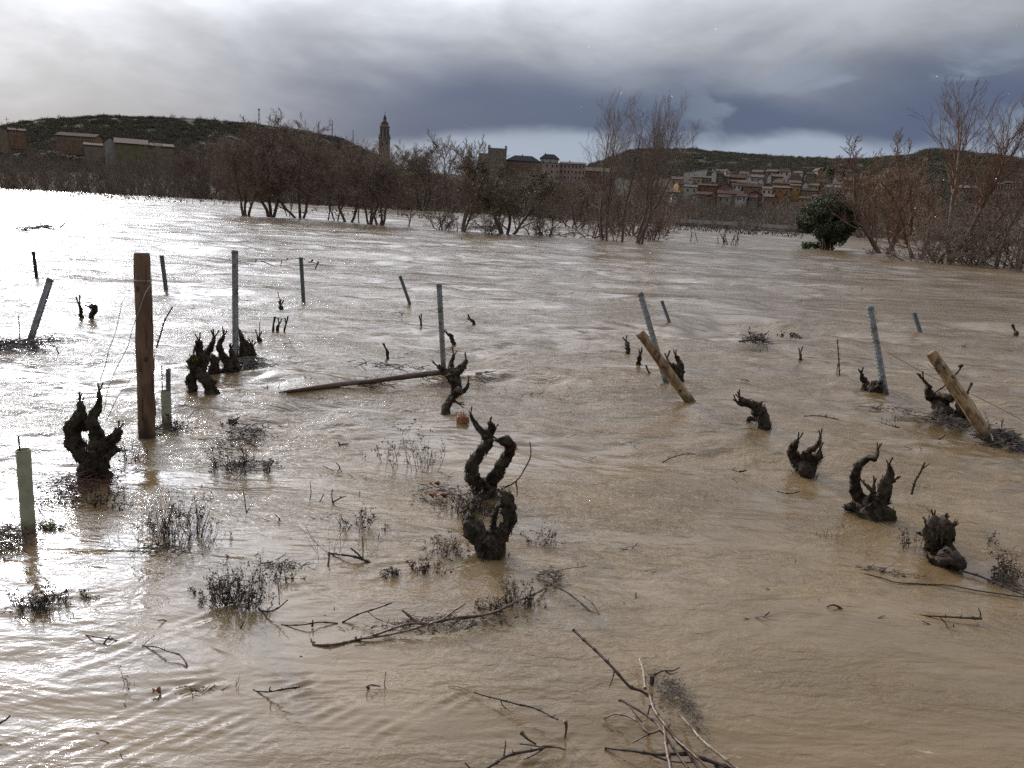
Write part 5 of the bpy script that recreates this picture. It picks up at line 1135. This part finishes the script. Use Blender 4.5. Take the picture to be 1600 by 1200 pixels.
cane([(1434, 788, .0), (1445, 792, .02), (1453, 800, .0)], 2, 1.6, 'small twig below the upright forked stick at the right', 'cane_dark')
cane([(1468, 686, .0), (1476, 680, .04)], 2.4, 2, 'tiny upright twig under the drift at the pale peeled post', 'cane_dark')
cane([(405, 952, .0), (422, 956, .03), (436, 950, .07), (449, 938, .12)], 4, 2, 'black twig curving up right beside the leafy dead shrub', 'cane_dark', sides=[([(437, 945, .08), (436, 925, .13), (434, 905, .2)], 1.5, 1)])
cane([(1155, 534), (1165, 532), (1178, 531)], 2.6, 2.6, 'dark twig with a bristly clump far out right of the tan leaning post', 'cane_dark', std=(1165, 536))
for (pts, lb) in (([(193, 470), (186, 500), (168, 556), (153, 612)], 'thin slack wire hanging left of the thick wooden post'), ([(236, 442), (216, 486), (196, 548), (172, 600), (162, 640)], 'thin wire running from the thick wooden post down to the big left vine'),
                  ([(203, 594), (184, 622), (164, 658)], 'short slack wire end above the right arm of the big left vine')):
    cane(pts, 1.0, 1.0, lb, 'wire', std=(200, 700), nodes=False, name='wire', cat='wire', group='slack training wires', wav=1.)
cane([(137, 740), (142, 708), (149, 664), (154, 630)], 2.6, 2.4, 'straight pale rod leaning in front of the big left vine', 'wire', std=(137, 741), nodes=False, name='leaning_rod', cat='rod', wav=0)
cane([(1385, 606), (1420, 628), (1450, 640)], .9, .9, 'white slack wire at the foot of the leaning grey steel post', 'wire', std=(1400, 625), nodes=False, name='wire', cat='wire', group='slack training wires')
cane([(1382, 548), (1430, 575), (1480, 600), (1530, 622), (1600, 658)], 1., 1., 'pale taut wire crossing behind the pale peeled leaning post', 'straw', std=(1450, 640), nodes=False, name='wire', cat='wire', group='slack training wires')
cane([(368, 404), (400, 405), (440, 406), (471, 404), (480, 408), (497, 413)], .8, .8, 'wire with hanging tendrils between the straight steel post and the far dark post', 'cane_dark', std=(474, 466), nodes=False, name='wire', cat='wire', group='slack training wires',
     sides=[([(497, 409), (496, 413), (492, 421)], 3, 1.5), ([(488, 406), (486, 409), (480, 411)], 3, 1), ([(408, 408), (420, 412), (432, 417)], 1.8, 1), ([(440, 406), (439, 416)], 1, 1), ([(400, 405), (399, 410)], 1.5, 1), ([(450, 403), (446, 408)], 2, 1)], wav=1.)

# ------------------------------------------------------------------ weeds and drift
def weed(px, py, wpx, hpx, n, label, m='weed', leafy=0, lm='weed_dark', seed=0, lean=.25, cat='weeds', name='weed_clump', depth=.35, group=None, th=1.3):
    b = G(px, py); k = mpp(b); R_ = random.Random(seed + int(px * 5 + py)); e = empty(name, b, 0, label, cat, group)
    A, B, ra, rb, L = [], [], [], [], []
    def st(p, d, l, r, lev):
        for q in range(4):
            d = (d + Vector((R_.gauss(0, .12), R_.gauss(0, .12), R_.gauss(0, .06)))).normalized(); p2 = p + d * l / 4
            A.append(tuple(p)); B.append(tuple(p2)); ra.append(r); rb.append(r * .85); r *= .85; p = p2
            if lev < 2 and R_.random() < .55:
                s_ = Vector((R_.uniform(-1, 1), R_.uniform(-1, 1), R_.uniform(-.1, .9))).normalized(); st(p, (d * .6 + s_ * .7).normalized(), l * R_.uniform(.2, .42), r * .8, lev + 1)
            if leafy and R_.random() < leafy * .3: L.append(tuple(p + Vector((R_.gauss(0, 1), R_.gauss(0, 1), R_.gauss(0, 1))) * .004))
        if lev and leafy: L.append(tuple(p))
    for _ in range(int(n * .72)):
        x = R_.gauss(0, .28) * wpx * k; y = R_.gauss(0, .3) * depth * wpx * k
        h = hpx * k * R_.uniform(.45, 1.) * max(.3, 1 - (x / (wpx * k * .75)) ** 2)
        st(Vector((x, y, -.03)), Vector((R_.gauss(x / (wpx * k) * .6, lean), R_.gauss(0, lean), 1)).normalized(), h, k * th * R_.uniform(.35, .6), 0)
    mb = MB(); segs_mesh(mb, A, B, ra, rb); mb.build('stems', M[m], e)
    if L:
        r2 = np.random.default_rng(seed); L = np.array(L); L = np.repeat(L, 2, 0) + r2.normal(0, k * 1.8, (len(L) * 2, 3)); mb = MB(); leaves(mb, L[L[:, 2] > 0], k * 2.3, r2); mb.build('dead_leaves', M[lm], e)
    return e
def drift(px, py, wpx, hpx, n, label, m='weed_dark', seed=0, rot=0., hgt=.05, leafn=0, lm='weed', cat='drift', name='drift_heap', r=1., ln=(4, 20), depth=None):
    b = G(px, py); k = mpp(b); R_ = random.Random(seed + int(px + py)); e = empty(name, b, 0, label, cat); A, B, ra = [], [], []
    p1, p2 = G(px, py - hpx / 2), G(px, py + hpx / 2); hy = (p1 - p2).length
    for _ in range(n):
        u, v = R_.gauss(0, .26), R_.gauss(0, .26); x = u * wpx * k; y = v * hy; q = max(0, 1 - 2.2 * (abs(u) + abs(v)) / 1.2)
        z = R_.uniform(-.01, hgt) * (.25 + q); l = R_.uniform(*ln) * k; a = R_.gauss(rot, .7)
        d = Vector((math.cos(a), math.sin(a), R_.gauss(0, .22 + .3 * (R_.random() < .12))))
        A.append((x - d.x * l / 2, y - d.y * l / 2 + x * math.tan(rot) * .6, z)); B.append((x + d.x * l / 2, y + d.y * l / 2 + x * math.tan(rot) * .6, z + d.z * l)); ra.append(k * R_.uniform(.35, 1.) * r)
    mb = MB(); segs_mesh(mb, A, B, ra, [q * .6 for q in ra]); mb.build('twigs', M[m], e)
    if leafn:
        r2 = np.random.default_rng(seed + 1); q = r2.normal(size=(leafn, 3)) * np.array([.25 * wpx * k, .25 * hy, hgt * .3]); q[:, 2] = np.abs(q[:, 2]) + .004
        mb = MB(); leaves(mb, q, k * 2.6, r2); mb.build('leaf_litter', M[lm], e)
    return e
drift(130, 760, 90, 56, 420, 'reddish brown heap of drifted stalks around the foot of the big left vine', 'weed_red', 1, -.1, .10, 300, 'weed_red')
weed(160, 790, 70, 40, 30, 'dark stalks below the big left vine', 'weed_dark', .2)
weed(205, 720, 60, 40, 26, 'thin dark weeds between the big left vine and the thick wooden post', 'weed_dark')
drift(255, 676, 60, 26, 150, 'drift of black twigs caught at the foot of the thick wooden post', 'weed_dark', 2, .1, .06, 60, 'weed_dark')
weed(262, 672, 50, 40, 12, 'few dark stalks around the dark staked grow tube', 'weed_dark', .3)
drift(388, 570, 50, 20, 260, 'mat of dark wet twigs behind the low curved vine', 'weed_dark', 3, -.1, .09, 120, 'weed_dark')
weed(265, 850, 110, 95, 85, 'tall pale brown weeds in the glare below the thick wooden post', 'weed', 0, th=1.1)
weed(290, 838, 100, 80, 46, 'dark leafy weeds right of the pale ones below the thick wooden post', 'weed_dark', .5)
drift(250, 862, 110, 24, 140, 'dark line of twigs at the foot of the tall pale weeds', 'weed_dark', 4, .1, .04)
drift(12, 852, 80, 50, 420, 'brown matted heap at the foot of the grow tube in the glare', 'weed', 5, .0, .13, 260, 'weed')
weed(55, 955, 60, 40, 60, 'dark green weed clump at the lower end of the glare', 'weed_dark', .6, 'weed')
weed(92, 940, 34, 28, 24, 'small dark weed clump right of the green one in the glare', 'weed_dark', .5)
weed(135, 938, 40, 20, 18, 'little dark weed in the glare by a round ripple', 'weed_dark', .3)
weed(78, 828, 30, 18, 30, 'pale green tuft right of the grow tube foot', 'grass', .3, 'grass')
weed(370, 945, 70, 78, 110, 'dense dead leafy shrub sticking out of the water at the left', 'weed_dark', .9, 'weed_red', lean=.3)
weed(420, 905, 90, 40, 36, 'sparse dark weeds right of the dense dead leafy shrub', 'weed_dark', .25)
drift(440, 885, 120, 12, 90, 'thin dark line of twigs and leaves right of the dense dead shrub', 'weed_dark', 6, .1, .04, 40, 'weed_dark')
weed(303, 926, 26, 22, 12, 'small dark leafy bit left of the dense dead shrub', 'weed_dark', .9)
drift(385, 682, 90, 34, 190, 'tangle of black twigs floating right of the staked grow tube', 'weed_dark', 7, .1, .08, 70, 'weed_dark')
weed(362, 664, 22, 16, 14, 'small dark red clump left above the black tangle', 'weed_red', .8, 'weed_red')
weed(375, 735, 80, 60, 40, 'thin brown weeds below the black tangle', 'weed', .15)
drift(385, 728, 90, 20, 110, 'line of little floating leaves below the black tangle', 'weed_dark', 8, .35, .03, 60, 'weed_dark')
weed(640, 730, 120, 70, 38, 'sparse tall thin weeds left of the loop vine', 'weed', .05, th=.9)
drift(690, 775, 110, 44, 170, 'floating litter with orange leaves left of the loop vine', 'weed_dark', 9, .0, .04, 46, 'leaf_orange', ln=(3, 10))
weed(740, 800, 80, 42, 120, 'matted grey brown grass between the two middle vines', 'weed', .1, depth=.6)
weed(560, 826, 80, 38, 22, 'small dark leafy weeds left of the nearest middle vine', 'weed_dark', .7)
weed(530, 870, 110, 110, 20, 'very thin tall straws in open water left of the middle', 'weed', 0, th=.8)
weed(664, 895, 52, 48, 34, 'dark weed clump with dark red leaves left of the nearest middle vine', 'weed_dark', .7, 'weed_red')
weed(614, 900, 34, 26, 18, 'small black weed clump left of the red leaved one', 'weed_dark', .7)
weed(700, 868, 70, 44, 50, 'thin grasses at the left foot of the nearest middle vine', 'weed', .05, th=.9)
weed(725, 880, 50, 8, 60, 'low bright green grass tuft at the foot of the nearest middle vine', 'grass', .4, 'grass', lean=.6)
weed(812, 945, 80, 50, 60, 'dark weeds growing through the right end of the long drifted branch', 'weed_dark', .5)
weed(770, 955, 60, 28, 30, 'dark weeds in the middle of the long drifted branch', 'weed_dark', .4)
drift(700, 975, 230, 22, 330, 'small stalks caught along the long drifted branch', 'weed_dark', 10, .30, .05, 0)
drift(862, 908, 46, 26, 120, 'spiky knot of twigs at the right end of the long drifted branch', 'weed_dark', 11, -.2, .09)
weed(855, 850, 70, 46, 30, 'thin grasses right of the nearest middle vine', 'weed', .03, th=.8)
weed(1400, 655, 36, 10, 10, 'few low stalks left of the short vine with the raised arm', 'weed', 0)
drift(1490, 660, 84, 20, 200, 'mat of dark twigs around the feet of the two vines at the pale peeled post', 'weed_dark', 12, -.15, .05, 80, 'weed')
drift(1570, 690, 52, 26, 330, 'pile of sticks heaped against the foot of the pale peeled leaning post', 'cane_dark', 13, -.1, .13, 0, r=1.3)
cane([(1552, 690, .05), (1546, 668, .14), (1536, 642, .26)], 2.4, 2, 'twig sticking up left from the stick pile at the right', 'cane_dark')
cane([(1572, 688, .05), (1564, 668, .12), (1567, 655, .2)], 3, 2, 'forked twig sticking up from the stick pile at the right', 'cane_dark')
drift(700, 590, 90, 14, 240, 'pale drift of stalks caught under the end of the floating pole', 'straw', 14, .0, .05)
drift(578, 601, 60, 12, 150, 'clump of brown twigs caught on the middle of the floating pole', 'weed', 15, .0, .07)
drift(610, 572, 120, 8, 90, 'thin line of twigs floating behind the pole', 'weed_dark', 16, -.1, .03)
weed(425, 608, 40, 14, 10, 'few bent stalks at the thin end of the floating pole', 'weed', 0, lean=.7)
drift(760, 588, 60, 20, 70, 'light scatter of twigs right of the horned vine head', 'weed', 17, .1, .04)
drift(1185, 532, 36, 10, 90, 'bristly clump of twigs far out right of the tan leaning post', 'weed', 18, 0, .08)
weed(1180, 534, 28, 20, 16, 'small upright sprigs on the far bristly clump', 'weed_red', .1)
weed(1240, 527, 40, 7, 12, 'low dark specks of weed far out in the right middle', 'weed', .2)
drift(24, 540, 80, 22, 300, 'dark line of drift around the steel post in the glare', 'weed_dark', 19, .55, .07)
drift(62, 358, 30, 6, 14, 'bent branch breaking the bright water at the far left', 'weed_dark', 20, .2, .3, r=1.6, ln=(10, 30))
weed(1577, 905, 40, 44, 60, 'straw coloured grass tuft at the right edge under the mossy mound', 'straw', .05, th=1.)
drift(1575, 912, 50, 16, 60, 'dark wet drift below the straw tuft at the right edge', 'weed_dark', 21, -.4, .02)
weed(1547, 852, 20, 22, 8, 'tiny pale sprig right of the knobby vine head', 'straw', .1)
drift(1570, 865, 60, 14, 40, 'pale foam coloured twigs right of the knobby vine head', 'straw', 22, .1, .02)
weed(1300, 838, 50, 20, 16, 'sparse thin stalks left below the hooked arm vine', 'weed', 0, th=.9)
weed(1425, 855, 40, 40, 14, 'reddish thin stalks left of the knobby vine head', 'weed_red', .3, th=.9)
drift(1380, 893, 90, 12, 60, 'thin line of small floating bits below the hooked arm vine', 'weed_dark', 23, -.2, .02)
drift(1395, 640, 60, 10, 30, 'few floating bits beside the foot of the leaning grey steel post', 'weed_dark', 24, -.3, .03)
weed(196, 1075, 16, 40, 5, 'dried flower stalk with a pale tip at the lower left', 'weed', .2, 'straw')
drift(310, 1078, 60, 14, 40, 'few floating bits along the sparkling ripple at the lower left', 'weed', 25, .3, .02, 8, 'leaf_orange')
weed(368, 1072, 20, 30, 4, 'single thin stalk on the ripple left of the knotted stick', 'weed', 0, lean=.2)
weed(1135, 383, 60, 26, 14, 'thin bare sprigs in the water right of the poplars', 'weed', 0, cat='sprigs', name='sprig', th=1.6)
weed(1083, 378, 20, 30, 4, 'single bare sprig in the water between the poplars and the evergreen', 'weed', 0, cat='sprigs', name='sprig', th=1.6)
weed(1265, 388, 40, 10, 30, 'pale green sprouts at the left foot of the evergreen', 'grass', .6, 'grass', cat='sprigs', name='sprig')
def heap():
    drift(1050, 1085, 70, 70, 360, 'grey tangle of rootlets and scum inside the driftwood heap', 'weed_dark', 30, -.8, .05, 60, 'weed', ln=(4, 14), r=.7)
    drift(1076, 1110, 30, 70, 200, 'dark strip of rootlets along the right side of the driftwood heap', 'weed_dark', 31, -1.1, .05, ln=(4, 14), r=.6)
    b = G(1018, 1068); e = empty('brown_cork', b, 0, 'small reddish brown block in the driftwood heap', 'block'); k = mpp(b)
    mb = MB(); tube(mb, [(0, 0, -.01), (.002, 0, .02), (0, .003, .045)], [4 * k, 4.2 * k, 3.6 * k], 9, .12, 3, fr=30); mb.build('block_body', M['weed_red'], e, True)
    R_ = random.Random(2)
    for i, (x, y, w_, mm) in enumerate(((1052, 1078, 6, 'cane_pale'), (1058, 1096, 8, 'straw'), (1044, 1070, 5, 'tube'), (1066, 1100, 5, 'cane_pale'), (1050, 1066, 8, 'straw'))):
        b = G(x, y); k = mpp(b); e = empty('snail_shell', b, i, ['pale shell in the middle of the driftwood heap', 'tan shell low on the right of the driftwood heap', 'greenish white shell near the top of the driftwood heap', 'small pale shell at the lowest right of the driftwood heap', 'tan shell at the top of the driftwood heap'][i], 'shell', 'pale bits in the driftwood heap')
        mb = MB(); P = [(math.cos(t) * w_ * k * (1 - t / 14) * .35, math.sin(t) * w_ * k * (1 - t / 14) * .35, .015 + t * k * .35) for t in np.linspace(0, 11, 34)]
        tube(mb, P, [w_ * k * .28 * (1 - i_ / 40) for i_ in range(34)], 8); mb.build('whorl', M[mm], e, True)
heap()
# orange leaves near the loop vine
def leaf(px, py, lpx, a, label, m='leaf_orange'):
    b = G(px, py, .012); k = mpp(b); e_ = MB(); L = lpx * k; v, f = [], []
    for i in range(9):
        t = i / 8; w_ = math.sin(math.pi * t ** .8) * .22 * L
        for j in range(-2, 3): v.append(((t - .5) * L, j * w_ / 2, .01 * abs(j) + .012 * math.sin(t * 5 + j)))
    for i in range(8):
        for j in range(4): q = i * 5 + j; f.append((q, q + 5, q + 6, q + 1))
    e_.add(v, f); o = e_.build('dead_leaf', M[m], smooth=True); o.location = b; o.rotation_euler.z = a; tag(o, label, 'leaf')
    s = o.modifiers.new('t', 'SOLIDIFY'); s.thickness = .0012
leaf(679, 757, 17, .4, 'small curled orange leaf left of the loop vine')
leaf(688, 775, 24, .05, 'larger orange leaf floating below the curled one left of the loop vine')
leaf(671, 775, 16, -.3, 'orange leaf half under the larger one left of the loop vine')
leaf(245, 1082, 12, .6, 'small reddish leaf on the sparkling ripple at the lower left')
leaf(1480, 855, 8, .3, 'pale little leaf at the knobby vine head', 'straw')

# small twigs poking out of the flood everywhere
def specks():
    R_ = random.Random(77); G_ = 'small dark twigs poking out of the flood'
    base = []
    for s in range(8):
        mb = MB(); A, B, ra = [], [], []
        for _ in range(R_.randint(2, 4)):
            p = Vector((R_.uniform(-.03, .03), R_.uniform(-.03, .03), -.02)); d = Vector((R_.gauss(0, .9), R_.gauss(0, .7), R_.uniform(.1, .9))).normalized()
            for q in range(3):
                p2 = p + d * R_.uniform(.02, .045); A.append(tuple(p)); B.append(tuple(p2)); ra.append(.004); p = p2; d = (d + Vector((R_.gauss(0, .3), R_.gauss(0, .3), R_.gauss(0, .2)))).normalized()
        segs_mesh(mb, A, B, ra, [q * .7 for q in ra]); base.append(mb.mesh('poking_twig', M['weed_dark']))
    zones = [((300, 1250), (400, 640), 30), ((1150, 1600), (450, 720), 24), ((300, 720), (640, 900), 30), ((100, 700), (880, 1160), 10), ((830, 1500), (700, 1000), 14), ((0, 350), (400, 700), 14)]
    for (x0, x1), (y0, y1), n in zones:
        for _ in range(n):
            x = R_.uniform(x0, x1); y = R_.uniform(y0, y1); o = link('poking_twig', R_.choice(base)); p = G(x, y); o.location = p
            s = R_.uniform(.35, 1.) * (1 + p.y * .035); o.scale = (s * 1.4, s * 1.4, s * .8); o.rotation_euler.z = R_.gauss(.2, .5)
            tag(o, 'tiny dark twig poking out of the brown flood water', 'twig', G_)
specks()
# sleet falling in front of the trees
def sleet():
    r2 = np.random.default_rng(21); n = 46; p = np.array([tuple(CAM + ray(r2.uniform(0, 1600), r2.uniform(-60, 420)) * r2.uniform(3, 9)) for _ in range(n)])
    mb = MB(); s = r2.uniform(.0015, .0034, n); segs_mesh(mb, p, p + np.stack([s * .4, s * 0, s * 1.6], 1), s, s * .6)
    m = mat('sleet', (.8, .8, .82), None, rough=.4); nt = m.node_tree; tl = nt.nodes.new('ShaderNodeBsdfTranslucent'); tl.inputs[0].default_value = (.95, .95, 1, 1); ms = nt.nodes.new('ShaderNodeMixShader')
    nt.links.new(nt.nodes['Principled BSDF'].outputs[0], ms.inputs[1]); nt.links.new(tl.outputs[0], ms.inputs[2]); ms.inputs[0].default_value = .8; nt.links.new(ms.outputs[0], nt.nodes['Material Output'].inputs[0])
    o = mb.build('sleet', m); tag(o, 'few white flakes of sleet falling in front of the far bank', 'sleet', kind='stuff')
sleet()

# pieces too small to pick apart stay joined inside their thing
for o in bpy.data.objects:
    if o.parent and o.name.split('.')[0] in ('loose_bark', 'twigs', 'stems', 'dead_leaves', 'leaf_litter', 'moss', 'wire_hooks', 'bark_strip', 'foliage', 'lattice'): o['kind'] = 'stuff'
